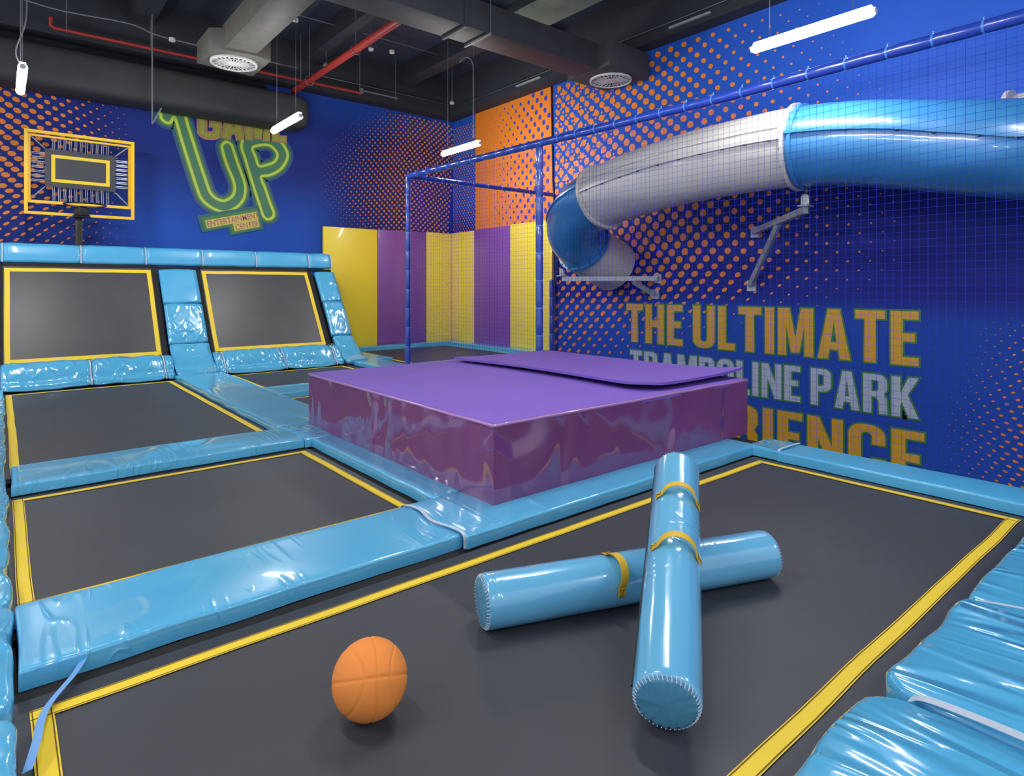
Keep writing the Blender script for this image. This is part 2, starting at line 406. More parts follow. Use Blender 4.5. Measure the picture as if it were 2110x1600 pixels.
# ---------------------------------------------------------------- printed lettering
def arc(cx, cy, rx, ry, a0, a1, n=6): return [(cx + rx * cos(radians(a0 + (a1 - a0) * k / n)), cy + ry * sin(radians(a0 + (a1 - a0) * k / n))) for k in range(n + 1)]
S = .165
def glyph(c):
    if c == 'T': w = .44; return w, [[(0, 1), (0, .84), (w / 2 - S / 2, .84), (w / 2 - S / 2, 0), (w / 2 + S / 2, 0), (w / 2 + S / 2, .84), (w, .84), (w, 1)]]
    if c == 'H': w = .48; return w, [[(0, 0), (0, 1), (S, 1), (S, .59), (w - S, .59), (w - S, 1), (w, 1), (w, 0), (w - S, 0), (w - S, .42), (S, .42), (S, 0)]]
    if c == 'E': w = .38; return w, [[(0, 0), (0, 1), (w, 1), (w, .85), (S, .85), (S, .59), (w - .05, .59), (w - .05, .44), (S, .44), (S, .15), (w, .15), (w, 0)]]
    if c == 'L': w = .36; return w, [[(0, 0), (0, 1), (S, 1), (S, .15), (w, .15), (w, 0)]]
    if c == 'I': w = S; return w, [[(0, 0), (0, 1), (w, 1), (w, 0)]]
    if c == 'U': w = .48; return w, [[(0, 1)] + arc(.2, .2, .2, .2, 180, 270) + arc(w - .2, .2, .2, .2, 270, 360) + [(w, 1), (w - S, 1)] + arc(w - S - .07, .22, .07, .08, 0, -90, 4) + arc(S + .07, .22, .07, .08, 270, 180, 4) + [(S, 1)]]
    if c == 'M': w = .62; return w, [[(0, 0), (0, 1), (.21, 1), (w / 2, .38), (w - .21, 1), (w, 1), (w, 0), (w - .15, 0), (w - .15, .62), (w / 2 + .07, .06), (w / 2 - .07, .06), (.15, .62), (.15, 0)]]
    if c == 'A': w = .52; return w, [[(0, 0), (.165, 1), (w - .165, 1), (w, 0), (w - .165, 0), (w - .19, .19), (.19, .19), (.165, 0)], [(.215, .34), (w - .215, .34), (w / 2, .78)]]
    if c == 'N': w = .5; return w, [[(0, 0), (0, 1), (.17, 1), (w - .15, .45), (w - .15, 1), (w, 1), (w, 0), (w - .16, 0), (.15, .58), (.15, 0)]]
    if c == 'P': w = .46; return w, [[(0, 0), (0, 1)] + arc(w - .19, .82, .19, .18, 90, 0) + arc(w - .19, .56, .19, .18, 0, -90) + [(S, .38), (S, 0)], [(S, .53), (S, .85)] + arc(w - S - .06, .78, .06, .07, 90, 0, 4) + arc(w - S - .06, .6, .06, .07, 0, -90, 4)]
    if c == 'R': w = .48; return w, [[(0, 0), (0, 1)] + arc(w - .2, .82, .19, .18, 90, 0) + [(w - .01, .62)] + [(w - .07, .5), (w - .02, .4), (w, 0), (w - S, 0), (w - S - .01, .34), (w - S - .07, .42), (S, .42), (S, 0)], [(S, .56), (S, .85)] + arc(w - S - .07, .78, .06, .07, 90, 0, 4) + arc(w - S - .07, .63, .06, .07, 0, -90, 4)]
    if c == 'O': w = .48; return w, [arc(.2, .2, .2, .2, 180, 270) + arc(w - .2, .2, .2, .2, 270, 360) + arc(w - .2, .8, .2, .2, 0, 90) + arc(.2, .8, .2, .2, 90, 180), arc(S + .07, .22, .07, .08, 180, 270, 4) + arc(w - S - .07, .22, .07, .08, 270, 360, 4) + arc(w - S - .07, .78, .07, .08, 0, 90, 4) + arc(S + .07, .78, .07, .08, 90, 180, 4)]
    if c == 'C': w = .47; return w, [[(w, .38), (w, .2)] + arc(w - .2, .2, .2, .2, 0, -90) + arc(.2, .2, .2, .2, 270, 180) + arc(.2, .8, .2, .2, 180, 90) + arc(w - .2, .8, .2, .2, 90, 0) + [(w, .64), (w - S, .64)] + arc(w - S - .07, .78, .07, .08, 0, 90, 4) + arc(S + .07, .78, .07, .08, 90, 180, 4) + arc(S + .07, .22, .07, .08, 180, 270, 4) + arc(w - S - .07, .22, .07, .08, 270, 360, 4) + [(w - S, .38)]]
    if c == 'K': w = .5; return w, [[(0, 0), (0, 1), (S, 1), (S, .58), (w - .18, 1), (w, 1), (w - .2, .56), (w, 0), (w - .18, 0), (w - .31, .38), (S, .26), (S, 0)]]
    if c == 'X': w = .5; return w, [[(0, 0), (.16, .5), (.01, 1), (.19, 1), (.25, .7), (.32, 1), (.49, 1), (.34, .5), (w, 0), (.33, 0), (.25, .32), (.17, 0)]]
    return .2, []
def flat_mesh(splines, offset=0):
    cu = bpy.data.curves.new('tmp', 'CURVE'); cu.dimensions = '2D'; cu.fill_mode = 'BOTH'; cu.offset = offset
    for sp in splines:
        s = cu.splines.new('POLY'); s.points.add(len(sp) - 1); s.use_cyclic_u = True
        for k, p in enumerate(sp): s.points[k].co = (p[0], p[1], 0, 1)
    ob = bpy.data.objects.new('tmp', cu); COL.objects.link(ob)
    bpy.context.view_layer.update(); dg = bpy.context.evaluated_depsgraph_get()
    me = bpy.data.meshes.new_from_object(ob.evaluated_get(dg)); bpy.data.objects.remove(ob); bpy.data.curves.remove(cu)
    return me
def place_flat(me, name, m, mtx, parent):
    me.transform(mtx); me.materials.clear(); me.materials.append(m); me.name = name
    ob = bpy.data.objects.new(name, me); COL.objects.link(ob); ob.parent = parent; return ob
def area2(p): return sum(p[i][0] * p[(i + 1) % len(p)][1] - p[(i + 1) % len(p)][0] * p[i][1] for i in range(len(p)))
def line_of_text(txt, yl, yr, zb, zt, m, gap=.075, space=.17):
    H = zt - zb; x = 0; sp = []
    for c in txt:
        if c == ' ': x += space; continue
        w, P = glyph(c)
        for i, p in enumerate(P):
            p = [(x + a, b) for a, b in p]
            if (area2(p) < 0) != (i > 0): p = p[::-1]
            sp.append(p)
        x += w + gap
    tot = x - gap; k = (yl - yr) / tot
    sp = [[(a * k, b * H) for a, b in p] for p in sp]
    base = Matrix(((0, 0, -1, XW - .010), (-1, 0, 0, yl), (0, 1, 0, zb), (0, 0, 0, 1)))
    out = [place_flat(flat_mesh(sp, .022), 'lettering_outline', M['lettergreen'], base, WR)]
    b2 = base.copy(); b2[0][3] = XW - .014
    f = place_flat(flat_mesh(sp, 0), 'lettering', m, b2, WR)
    f['label'] = 'printed words ' + txt
line_of_text('THE ULTIMATE', 7.24, 2.66, .43, 1.10, M['letteryel'])
line_of_text('TRAMPOLINE PARK', 7.16, 2.66, -.22, .28, M['letterwhite'])
line_of_text('EXPERIENCE', 7.1, 2.60, -1.07, -.38, M['letteryel'])

# ---------------------------------------------------------------- logo on the back wall
def ribbon(mb, pts, w, y, closed=True):
    n = len(pts); vs = []; P = [Vector((p[0], p[1], 0)) for p in pts]
    for i in range(n):
        a = P[i - 1] if closed or i else P[i]; c = P[(i + 1) % n] if closed or i < n - 1 else P[i]
        d = (c - a).normalized(); q = Vector((-d.y, d.x, 0)) * w / 2
        for s in (1, -1): vs.append((P[i].x + s * q.x, y, P[i].y + s * q.y))
    rng = range(n if closed else n - 1)
    mb.add(vs, [(2 * i, 2 * ((i + 1) % n), 2 * ((i + 1) % n) + 1, 2 * i + 1) for i in rng])
def smooth2(P, n=4, closed=True):
    return subloop(P, n) if closed else [(q.x, q.y) for q in cr_path([(a, b, 0) for a, b in P], n)]
LU = [(2.30, 4.80), (2.26, 4.56), (2.28, 4.47), (2.35, 4.42), (2.42, 4.43), (2.47, 4.54), (2.51, 4.48), (2.61, 4.12), (2.74, 3.68), (2.86, 3.29), (2.94, 3.08), (3.09, 2.94), (3.29, 2.86), (3.42, 2.87), (3.59, 2.98), (3.71, 3.15), (3.74, 3.35), (3.71, 3.51), (3.62, 3.76), (3.53, 4.03), (3.48, 4.17), (3.39, 4.22), (3.32, 4.16), (3.31, 4.07), (3.39, 3.79), (3.50, 3.52), (3.54, 3.35), (3.51, 3.20), (3.42, 3.11), (3.32, 3.07), (3.19, 3.11), (3.09, 3.22), (3.03, 3.39), (2.91, 3.76), (2.80, 4.13), (2.68, 4.54), (2.66, 4.80)]
LP = [(3.67, 4.21), (3.70, 4.33), (3.81, 4.39), (4.09, 4.47), (4.29, 4.46), (4.45, 4.36), (4.55, 4.21), (4.57, 4.08), (4.48, 3.88), (4.35, 3.75), (4.19, 3.66), (4.04, 3.61), (4.12, 3.39), (4.22, 3.10), (4.29, 2.92), (4.27, 2.82), (4.17, 2.77), (4.08, 2.84), (4.01, 3.05), (3.88, 3.45), (3.74, 3.92), (3.67, 4.13)]
LI = [(3.88, 4.18), (4.12, 4.27), (4.25, 4.25), (4.35, 4.15), (4.36, 4.05), (4.29, 3.94), (4.16, 3.87), (4.0, 3.83), (3.93, 4.01)]
SU, SP_, SI = smooth2(LU), smooth2(LP), smooth2(LI)
def wallmtx(y): return Matrix(((1, 0, 0, 0), (0, 0, 1, y), (0, 1, 0, 0), (0, 0, 0, 1)))
for w, k, key in ((.24, 1, 'g1'), (.17, 2, 'g2')):
    mb = MB()
    for P in (SU, SP_, SI): ribbon(mb, P, w, YW - .004 - .002 * k)
    mb.build('logo_glow', M[key], WB)
def orient(P, pos):
    return P if (area2(P) > 0) == pos else P[::-1]
place_flat(flat_mesh([orient(SU, True), orient(SP_, True), orient(SI, False)]), 'logo_fill', M['gfill'], wallmtx(YW - .010), WB)
for w, k, key in ((.12, 4, 'g3'), (.062, 5, 'g4'), (.042, 6, 'g5')):
    mb = MB()
    for P in (SU, SP_, SI): ribbon(mb, P, w, YW - .004 - .002 * k)
    o = mb.build('logo_outline' if key == 'g5' else 'logo_glow', M[key], WB)
def txt(body, size, off, m, x, z, rot, y, name, sx=1, spc=1, extr_=0):
    cu = bpy.data.curves.new('tmp', 'FONT'); cu.body = body; cu.size = size; cu.offset = off; cu.space_character = spc
    ob = bpy.data.objects.new('tmp', cu); COL.objects.link(ob); bpy.context.view_layer.update()
    me = bpy.data.meshes.new_from_object(ob.evaluated_get(bpy.context.evaluated_depsgraph_get())); bpy.data.objects.remove(ob)
    mtx = Matrix.Translation((x, y, z)) @ Matrix.Rotation(radians(-rot), 4, 'Y') @ Matrix(((sx, 0, 0, 0), (0, 0, 1, 0), (0, 1, 0, 0), (0, 0, 0, 1)))
    o = place_flat(me, name, m, mtx, WB); o['label'] = 'printed word ' + body; return o
def gpath(c):
    if c == 'G':
        w = .5; return w, [[(w, .50), (w, .2)] + arc(w - .2, .2, .2, .2, 0, -90) + arc(.2, .2, .2, .2, 270, 180) + arc(.2, .8, .2, .2, 180, 90) + arc(w - .2, .8, .2, .2, 90, 0) + [(w, .70), (w - .14, .70)] + arc(w - .21, .78, .07, .08, 0, 90, 4) + arc(.21, .78, .07, .08, 90, 180, 4) + arc(.21, .22, .07, .08, 180, 270, 4) + arc(w - .21, .22, .07, .08, 270, 360, 4) + [(w - .14, .37), (w - .24, .37), (w - .24, .50)]]
    return glyph(c)
gx = 2.90
for c in 'GAME':
    w_, P = gpath(c); kx, kz, rr_ = .76, .60, radians(5)
    Q = [[(gx + a_ * kx * cos(rr_), 4.235 + (gx - 2.90) * .10 + b_ * kz + a_ * kx * sin(rr_)) for a_, b_ in p] for p in P]
    Q = [orient(q, i_ == 0) for i_, q in enumerate(Q)]
    lay = [('pinkline', .085), ('olive', .058)]
    for k_, (key, w2) in enumerate(lay):
        mb = MB()
        for q in Q: ribbon(mb, q, w2, YW - .018 - .001 * k_)
        mb.build('logo_letter_edge', M[key], WB)
    place_flat(flat_mesh(Q), 'logo_lettering', M['olive'], wallmtx(YW - .021), WB)['label'] = 'printed letter ' + c
    mb = MB()
    for q in Q: ribbon(mb, q, .016, YW - .023)
    mb.build('logo_letter_line', M['pinkline'], WB)
    gx += w_ * kx + .035
def box2(x0, z0, L, h, rot, y, m, name):
    c, s = cos(radians(rot)), sin(radians(rot)); mb = MB()
    mb.add([(x0 + a * c - b * s, y, z0 + a * s + b * c) for a, b in ((0, 0), (L, 0), (L, h), (0, h))], [(0, 1, 2, 3)]); mb.build(name, m, WB)
for g, key, dy in ((.09, 'g2', .018), (.045, 'g3', .0195), (0, 'gbox', .021)):
    box2(3.04 - g, 2.52 - g, .98 + 2 * g, .15 + 2 * g, 14.5, YW - dy, M[key], 'logo_panel')
    box2(3.54 - g, 2.49 - g, .49 + 2 * g, .15 + 2 * g, 14.5, YW - dy - .0005, M[key], 'logo_panel')
txt('ENTERTAINMENT', .155, .003, M['pinkline'], 3.05, 2.545, 14.5, YW - .023, 'logo_lettering', .80, 1.0)
txt('CENTER', .155, .003, M['pinkline'], 3.56, 2.515, 14.5, YW - .023, 'logo_lettering', .80, 1.0)

# ================================================================= TRAMPOLINES
def wob(t, s, a): return a * noise.noise(Vector((t * 2.3, s * 9.1, 0)))
def tape_run(mb, st, P, Q, inn, w, seed, mp, amp=.006):
    """yellow webbing from P to Q (2D), thickness inward; st = stitch builder"""
    P, Q, inn = Vector(P), Vector(Q), Vector(inn); L = (Q - P).length; n = max(2, int(L / .12)); vs = []; sv = []
    for i in range(n + 1):
        t = i / n; c = P + (Q - P) * t; o = wob(t * L, seed, amp)
        if i in (0, n): o = 0
        a, b = c + inn * o, c + inn * (w + o)
        zz = .004 + .0006 * (seed > 2); vs += [mp(a.x, a.y, zz), mp(b.x, b.y, zz)]
        for e in (.1, .9):
            q = c + inn * (o + w * e); sv.append((mp(*(q - inn * .0018), .0055), mp(*(q + inn * .0018), .0055)))
    mb.add(vs, [(2 * i, 2 * i + 1, 2 * i + 3, 2 * i + 2) for i in range(n)])
    if st is not None:
        for k in (0, 1):
            f = [x for i in range(n + 1) for x in sv[2 * i + k]]
            st.add(f, [(2 * i, 2 * i + 1, 2 * i + 3, 2 * i + 2) for i in range(n)])
def trampoline(label, bx, tp, w=.06, mp=None, bedm='bed', name='trampoline', stitch=False, sag=0, group='trampolines', org=None):
    t = thing(name, label, 'trampoline', group, loc=org)
    if mp is None: mp = lambda x, y, z: (x - org[0], y - org[1], z - org[2])
    x0, x1, y0, y1 = bx; mb = MB(); nx = max(4, int((x1 - x0) / .15)); ny = max(4, int((y1 - y0) / .15)); vs = []
    for j in range(ny + 1):
        for i in range(nx + 1):
            s, q = i / nx, j / ny; vs.append(mp(x0 + (x1 - x0) * s, y0 + (y1 - y0) * q, -sag * 16 * s * (1 - s) * q * (1 - q)))
    mb.add(vs, [(j * (nx + 1) + i, j * (nx + 1) + i + 1, (j + 1) * (nx + 1) + i + 1, (j + 1) * (nx + 1) + i) for j in range(ny) for i in range(nx)])
    mb.build('jumping_bed', M[bedm], t, smooth='all')
    a0, a1, b0, b1 = tp; mb = MB(); st = MB()
    tape_run(mb, st, (a0, b0), (a1, b0), (0, 1), w, 1, mp); tape_run(mb, st, (a0, b1), (a1, b1), (0, -1), w, 2, mp)
    tape_run(mb, st, (a0, b0), (a0, b1), (1, 0), w, 3, mp); tape_run(mb, st, (a1, b0), (a1, b1), (-1, 0), w, 4, mp)
    tp_ = mb.build('boundary_tape', M['tape'], t)
    if stitch: st.build('stitching', M['stitch'], tp_)
    # black pleated edging between bed and pads
    mb = MB()
    for (p, q, nrm) in (((x0, y0), (x1, y0), (0, -1)), ((x1, y0), (x1, y1), (1, 0)), ((x1, y1), (x0, y1), (0, 1)), ((x0, y1), (x0, y0), (-1, 0))):
        P, Q, N_ = Vector(p), Vector(q), Vector(nrm); L = (Q - P).length; n = int(L / .06); vs = []
        for i in range(n + 1):
            c = P + (Q - P) * i / n
            for k, (o, z) in enumerate(((-.004, -.002), (.03, -.010), (.055, .004), (.09, -.012))):
                g = c + N_ * o; vs.append(mp(g.x, g.y, z + .004 * nz(g.x * 6, g.y * 6, k, 3)))
        mb.add(vs, [(4 * i + k, 4 * i + k + 1, 4 * i + k + 5, 4 * i + k + 4) for i in range(n) for k in range(3)])
    mb.build('edge_skirt', M['black'], t, smooth='all')
    return t
trampoline('large black trampoline in the foreground with the orange ball on it', (-.02, 4.8, .80, 2.66), (.075, 4.72, .91, 2.575), .062, stitch=True, org=(2.4, 1.75, 0))
trampoline('black trampoline left of the purple block, nearest of the left column', (-.0, 2.06, 3.25, 5.26), (.06, 2.01, 3.42, 5.20), .06, stitch=True, org=(1, 4.3, 0))
trampoline('long black trampoline in front of the left sloping trampoline', (-.0, 2.04, 5.8, 10.42), (.06, 1.975, 5.86, 10.30), .06, org=(1, 8, 0))
trampoline('black trampoline in front of the right sloping trampoline, behind the purple block', (2.7, 4.84, 8.4, 10.44), (2.80, 4.68, 8.46, 10.37), .05, org=(3.8, 9.5, 0))
trampoline('black trampoline mostly hidden beside the far left corner of the purple block', (2.7, 4.84, 5.9, 7.8), (2.77, 4.7, 5.98, 7.76), .05, org=(3.8, 6.9, 0))
trampoline('black trampoline in the far corner below the yellow and purple wall pads', (5.68, 8.38, 9.35, 12.5), (5.80, 8.28, 9.45, 12.42), .05, org=(7, 11, 0))
# sloping trampolines
SL = Vector((0, .95, 1.378)).normalized(); SN = Vector((0, -SL.z, SL.y))
def slope(x, s, z): p = Vector((x, 10.95, .35)) + SL * s + SN * z; return tuple(p)
def slmap(o): return lambda x, s, z: tuple(Vector(slope(x, s, z)) - Vector(o))
for lab, a, b in (('sloping black trampoline at the far left with a yellow border', .05, 1.95), ('sloping black trampoline right of the upright blue pad strip', 2.73, 4.62)):
    o = ((a + b) / 2, 10.9, .1)
    trampoline(lab, (a - .012, b + .012, -.05, 1.655), (a, b, -.01, 1.62), .062, slmap(o), 'bedi', 'sloping_trampoline', group='sloping trampolines', org=o)
# black frame behind them
fr = thing('incline_frame', 'black steel frame carrying the sloping trampolines', 'frame', loc=(2.2, 11.5, 0))
def rel(mb, o): mb.v = [tuple(Vector(v) - Vector(o)) for v in mb.v]; return mb
mb = MB(); mb.box((-1.2, 11.98, 1.70), (5.16, 12.06, 1.755)); rel(mb, (2.2, 11.5, 0)).build('top_rail', M['blackm'], fr)
for x in (-.06, 2.36, 4.9):
    mb = MB(); mb.beam(slope(x, .1, -.14), slope(x, 1.66, -.14), .3, .05, (0, 0, 1)); rel(mb, (2.2, 11.5, 0)).build('inclined_member', M['blackm'], fr)
    mb = MB(); mb.box((x - .04, 11.99, -.03), (x + .04, 12.06, 1.7)); rel(mb, (2.2, 11.5, 0)).build('post', M['blackm'], fr)

# ================================================================= FLOOR PADS
pad(.05, 1.90, 2.72, 3.29, 'wide blue pad with wrinkles crossing in front of the nearest left trampoline', seed=1, puff=.004, amp=.004, m='vinyl')
pad(1.91, 4.90, 2.68, 3.30, 'blue pad under the front edge of the purple block', seed=2, m='vinylx', ends=(0, .10, 0, 0))
pad(2.10, 2.64, 3.31, 5.27, 'narrow blue pad along the left side of the purple block', seed=3, m='vinylx')
pad(.06, 2.04, 5.30, 5.87, 'blue cross pad between the two left column trampolines', seed=4)
pad(2.05, 2.66, 5.28, 5.92, 'square blue pad at the crossing beside the left corner of the purple block', seed=5, m='vinylw', amp=.006)
pad(2.02, 2.68, 5.93, 10.34, 'long blue pad running from the crossing to the upright middle strip', seed=6, m='vinylx')
pad(2.69, 4.92, 7.78, 8.42, 'blue cross pad behind the far left corner of the purple block', seed=7, z1=.075)
pad(4.88, 5.40, 5.95, 10.38, 'blue pad running back from behind the purple block towards the yellow wall pad', seed=8, z1=.075)
pad(5.41, 8.40, 8.95, 9.42, 'blue pad along the near side of the far corner trampoline', seed=9, z1=.075)
pad(5.20, 5.72, 10.45, 12.35, 'blue pad at the foot of the yellow wall pad left of the corner trampoline', seed=10, z1=.075)
pad(5.25, 8.62, 12.38, 12.68, 'narrow blue pad at the foot of the back wall pads', seed=11, z1=.10)
pad(8.26, 8.62, 9.15, 12.36, 'narrow blue pad at the foot of the right wall pads', seed=12, z1=.10)
pad(4.82, 5.20, 2.47, 2.76, 'short creased blue corner pad beyond the large trampoline', seed=13, m='vinylw', amp=.008)
pad(4.80, 5.18, -.4, 2.46, 'long blue pad under the netting along the right side', seed=14, m='vinylf')
PB = 'creased blue pads at the bottom right'
pad(3.13, 4.79, -.15, .80, 'uppermost creased blue pad at the right edge of the photo', seed=15, r=.028, m='vinylr', z1=.10, amp=.008, puff=.02, group=PB, ends=(0, 0, 0, .05))
pad(2.21, 3.12, -.15, .80, 'creased blue pad at the right edge between two pale straps', seed=16, r=.028, m='vinylr', z1=.11, amp=.010, puff=.03, group=PB, ends=(0, 0, .06, .09))
pad(1.05, 2.20, -.15, .80, 'creased blue pad at the bottom edge below the broad pale strap', seed=17, r=.028, m='vinylr', z1=.11, amp=.010, puff=.03, group=PB, ends=(0, 0, .12, .05))
PL = 'puffed blue pads down the left edge'
for y0, y1, lab in ((.75, 2.47, 'puffed blue pad at the bottom left corner beside the loose strap'), (2.50, 3.32, 'puffed blue pad on the left edge at the end of the wide front pad'),
                    (3.34, 5.93, 'puffed blue pad on the left edge beside the nearest left trampoline'), (5.96, 10.36, 'puffed blue pad on the left edge beside the long trampoline')):
    pad(-.75, .035, y0, y1, lab, seed=y0 * 3, r=.028, m='vinylw', z1=.085, amp=.007, puff=.02, group=PL, ends=(0, .07, .07, 0))
# straps
def strap(pts, w, label, m='webb', side=(1, 0, 0), name='strap', z=None):
    P = cr_path(pts, 6); mb = MB(); s = Vector(side).normalized() * w / 2; vs = []
    up = Vector((0, 0, .002))
    for p in P: vs += [p - s, p + s, p + s + up, p - s + up]
    n = len(P)
    mb.add(vs, [(4 * i + k, 4 * i + (k + 1) % 4, 4 * i + 4 + (k + 1) % 4, 4 * i + 4 + k) for i in range(n - 1) for k in range(4)] + [(0, 1, 2, 3), tuple(4 * n - 4 + k for k in (3, 2, 1, 0))])
    return tag(mb.build(name, M[m], origin=tuple(P[0])), label, 'strap')
strap([(1.87, 3.31, .03), (1.875, 3.285, .087), (1.90, 3.15, .094), (1.86, 2.95, .096), (1.90, 2.78, .092), (1.905, 2.70, .080), (1.905, 2.69, .01)], .022, 'thin pale strap across the wide front pad near the purple block')
strap([(3.128, .74, .10), (3.13, .6, .122), (3.13, .5, .128), (3.12, .1, .125)], .016, 'narrow pale strap across the pads at the right edge, upper one')
strap([(2.20, .70, .105), (2.205, .64, .128), (2.205, .4, .140), (2.2, 0, .138)], .036, 'broad pale strap across the creased pads at the bottom right')
strap([(4.83, 2.475, .06), (4.86, 2.47, .088), (5.0, 2.465, .094), (5.18, 2.465, .088)], .02, 'thin pale strap round the short corner pad', side=(0, 1, 0))
strap([(.24, 2.73, .05), (.20, 2.66, .035), (.13, 2.56, .02), (.10, 2.45, .03), (.085, 2.32, .05), (.06, 2.22, .03)], .03, 'loose light blue strap hanging over the bottom left corner of the large trampoline', 'webblue', side=(1, -.6, .5))

# foam rolls at the foot of the slopes
ROLL = subloop([(10.42, .012), (10.42, .06), (10.45, .10), (10.52, .125), (10.57, .20), (10.66, .30), (10.78, .355), (10.90, .35), (10.92, .26), (10.92, .06), (10.88, .012), (10.6, .010)], 4)
def roll(x0, x1, lab, seed, name='foot_pad', loop=ROLL, m='vinylw', grp='puffed blue pads at the foot of the slopes', amp=.02, seam=True, cat='pad', pinch=.9):
    o = ((x0 + x1) / 2, loop[0][0], loop[0][1]); t = thing(name, lab, cat, grp, loc=o)
    rel(extr(loop, x0 + .006, x1 - .006, seed, amp, pinch=pinch), o).build('cover', M[m], t, smooth='all')
    if seam:
        mb = MB(); n = len(loop); cy = sum(p[0] for p in loop) / n; cz = sum(p[1] for p in loop) / n
        k = pinch + .025; vs = []
        for (y, z) in loop:
            yy, zz = cy + (y - cy) * k, cz + (z - cz) * k; vs += [(x1 - .012, yy, zz), (x1 + .006, yy, zz)]
        mb.add(vs, [(2 * i, 2 * ((i + 1) % n), 2 * ((i + 1) % n) + 1, 2 * i + 1) for i in range(n)])
        rel(mb, o).build('seam_strip', M['webb'], t)
    return t
roll(-.75, -.01, 'puffed foot pad at the far left edge of the photo', 20)
roll(.0, 1.0, 'puffed foot pad below the left half of the left sloping trampoline', 21)
roll(1.01, 1.93, 'puffed foot pad below the right half of the left sloping trampoline', 22)
roll(1.94, 2.055, 'short puffed foot pad left of the upright middle strip', 23, seam=False)
roll(2.65, 2.78, 'short puffed foot pad right of the upright middle strip', 24)
roll(2.79, 3.73, 'puffed foot pad below the left half of the right sloping trampoline', 25)
roll(3.74, 4.62, 'puffed foot pad below the right half of the right sloping trampoline', 26)
roll(4.63, 4.755, 'short puffed foot pad beside the right end strip', 27, seam=False)
# pads climbing the slope
def climb(pts, th=.085):
    P = [Vector((y, z, 0)) for y, z in pts]; out = []; back = []
    for i, p in enumerate(P):
        d = (P[min(i + 1, len(P) - 1)] - P[max(0, i - 1)]).normalized(); n = Vector((-d.y, d.x, 0))
        out.append(p); back.append(p - n * th)
    L = [(p.x, p.y) for p in out] + [(p.x, p.y) for p in reversed(back)]
    return L
def dens(L, n=3):
    out = []
    for i in range(len(L)):
        a, b = L[i], L[(i + 1) % len(L)]
        for k in range(n): out.append((a[0] + (b[0] - a[0]) * k / n, a[1] + (b[1] - a[1]) * k / n))
    return out
G2 = 'blue pads climbing between the sloping trampolines'
def sp(s, z): p = slope(0, s, z); return (p[1], p[2])
def strip(x0, x1, tops, seed0, m, where, first=0):
    segs = [([(10.30, .11), (10.5, .15), (10.68, .25), (10.84, .37), sp(.13, .06)], 'lowest, bending'), ([sp(.15, .05), sp(.5, .07), sp(.90, .06)], 'middle'), ([sp(.92, .06), sp(1.3, .05), sp(1.62, .04)], 'top')]
    for i, (c, nm) in list(enumerate(segs))[first:]:
        cc = [(q.x, q.y) for q in cr_path([(a, b, 0) for a, b in c], 4)]
        roll(x0, x1, '%s blue pad of the %s' % (nm, where), seed0 + i, 'slope_pad', dens(climb(cc), 2), m[i], G2, amp=.012, seam=False, pinch=.965)
strip(2.06, 2.64, 0, 30, ['vinylw', 'vinylw', 'vinylf'], 'upright strip between the two sloping trampolines')
strip(4.76, 5.16, 0, 40, ['vinylw', 'vinylw', 'vinylw'], 'strip at the right end of the slopes')
strip(-.75, -.06, 0, 50, ['vinylw', 'vinylw', 'vinylf'], 'strip at the far left edge of the photo', 1)
# long top pads
TOP = dens([(11.93, 1.775), (11.95, 1.92), (12.0, 2.05), (12.06, 2.075), (12.2, 2.07), (12.22, 1.9), (12.2, 1.79), (12.05, 1.765)], 3)
xs = [-.9, .03, 1.0, 1.9, 2.78, 3.70, 4.70, 5.16]
labs = ['blue top pad at the very left edge of the photo', 'blue top pad left of the black hoop pole', 'blue top pad right of the black hoop pole', 'blue top pad above the upright middle strip', 'blue top pad below the glowing logo', 'blue top pad above the right sloping trampoline', 'short blue top pad at the right end touching the yellow wall pad']
for i in range(7):
    roll(xs[i], xs[i + 1], labs[i], 60 + i, 'top_pad', TOP, 'vinylf', 'blue pads along the top of the slopes', amp=.008, pinch=.95)

# ================================================================= WALL PADS
def wallpad(a, b, m, lab, seed):
    """rounded slab between two 3D corners"""
    x0, y0, z0 = a; x1, y1, z1 = b; mb = MB(); mb.box((x0, y0, z0), (x1, y1, z1))
    ob = mb.build('wall_pad', M[m], bevel=.018, origin=((x0 + x1) / 2, (y0 + y1) / 2, z0)); return tag(ob, lab, 'wall pad', 'tall yellow and purple wall pads')
wallpad((5.31, 12.70, .02), (6.575, YW - .005, 2.70), 'yel', 'tall yellow wall pad at the left end, beside the sloping trampolines', 1)
wallpad((6.585, 12.70, .02), (7.855, YW - .005, 2.71), 'purw', 'tall purple wall pad on the back wall', 2)
wallpad((7.865, 12.70, .02), (8.585, YW - .005, 2.72), 'yel', 'tall yellow wall pad on the back wall filling the room corner', 3)
wallpad((8.59, 11.79, .02), (XW - .005, 12.785, 2.73), 'yel', 'tall yellow wall pad on the right wall next to the room corner', 4)
wallpad((8.59, 10.46, .02), (XW - .005, 11.78, 2.75), 'purw', 'tall purple wall pad on the right wall behind the netting', 5)
wallpad((8.59, 9.12, .02), (XW - .005, 10.45, 2.77), 'yel', 'tall yellow wall pad on the right wall behind the net post', 6)

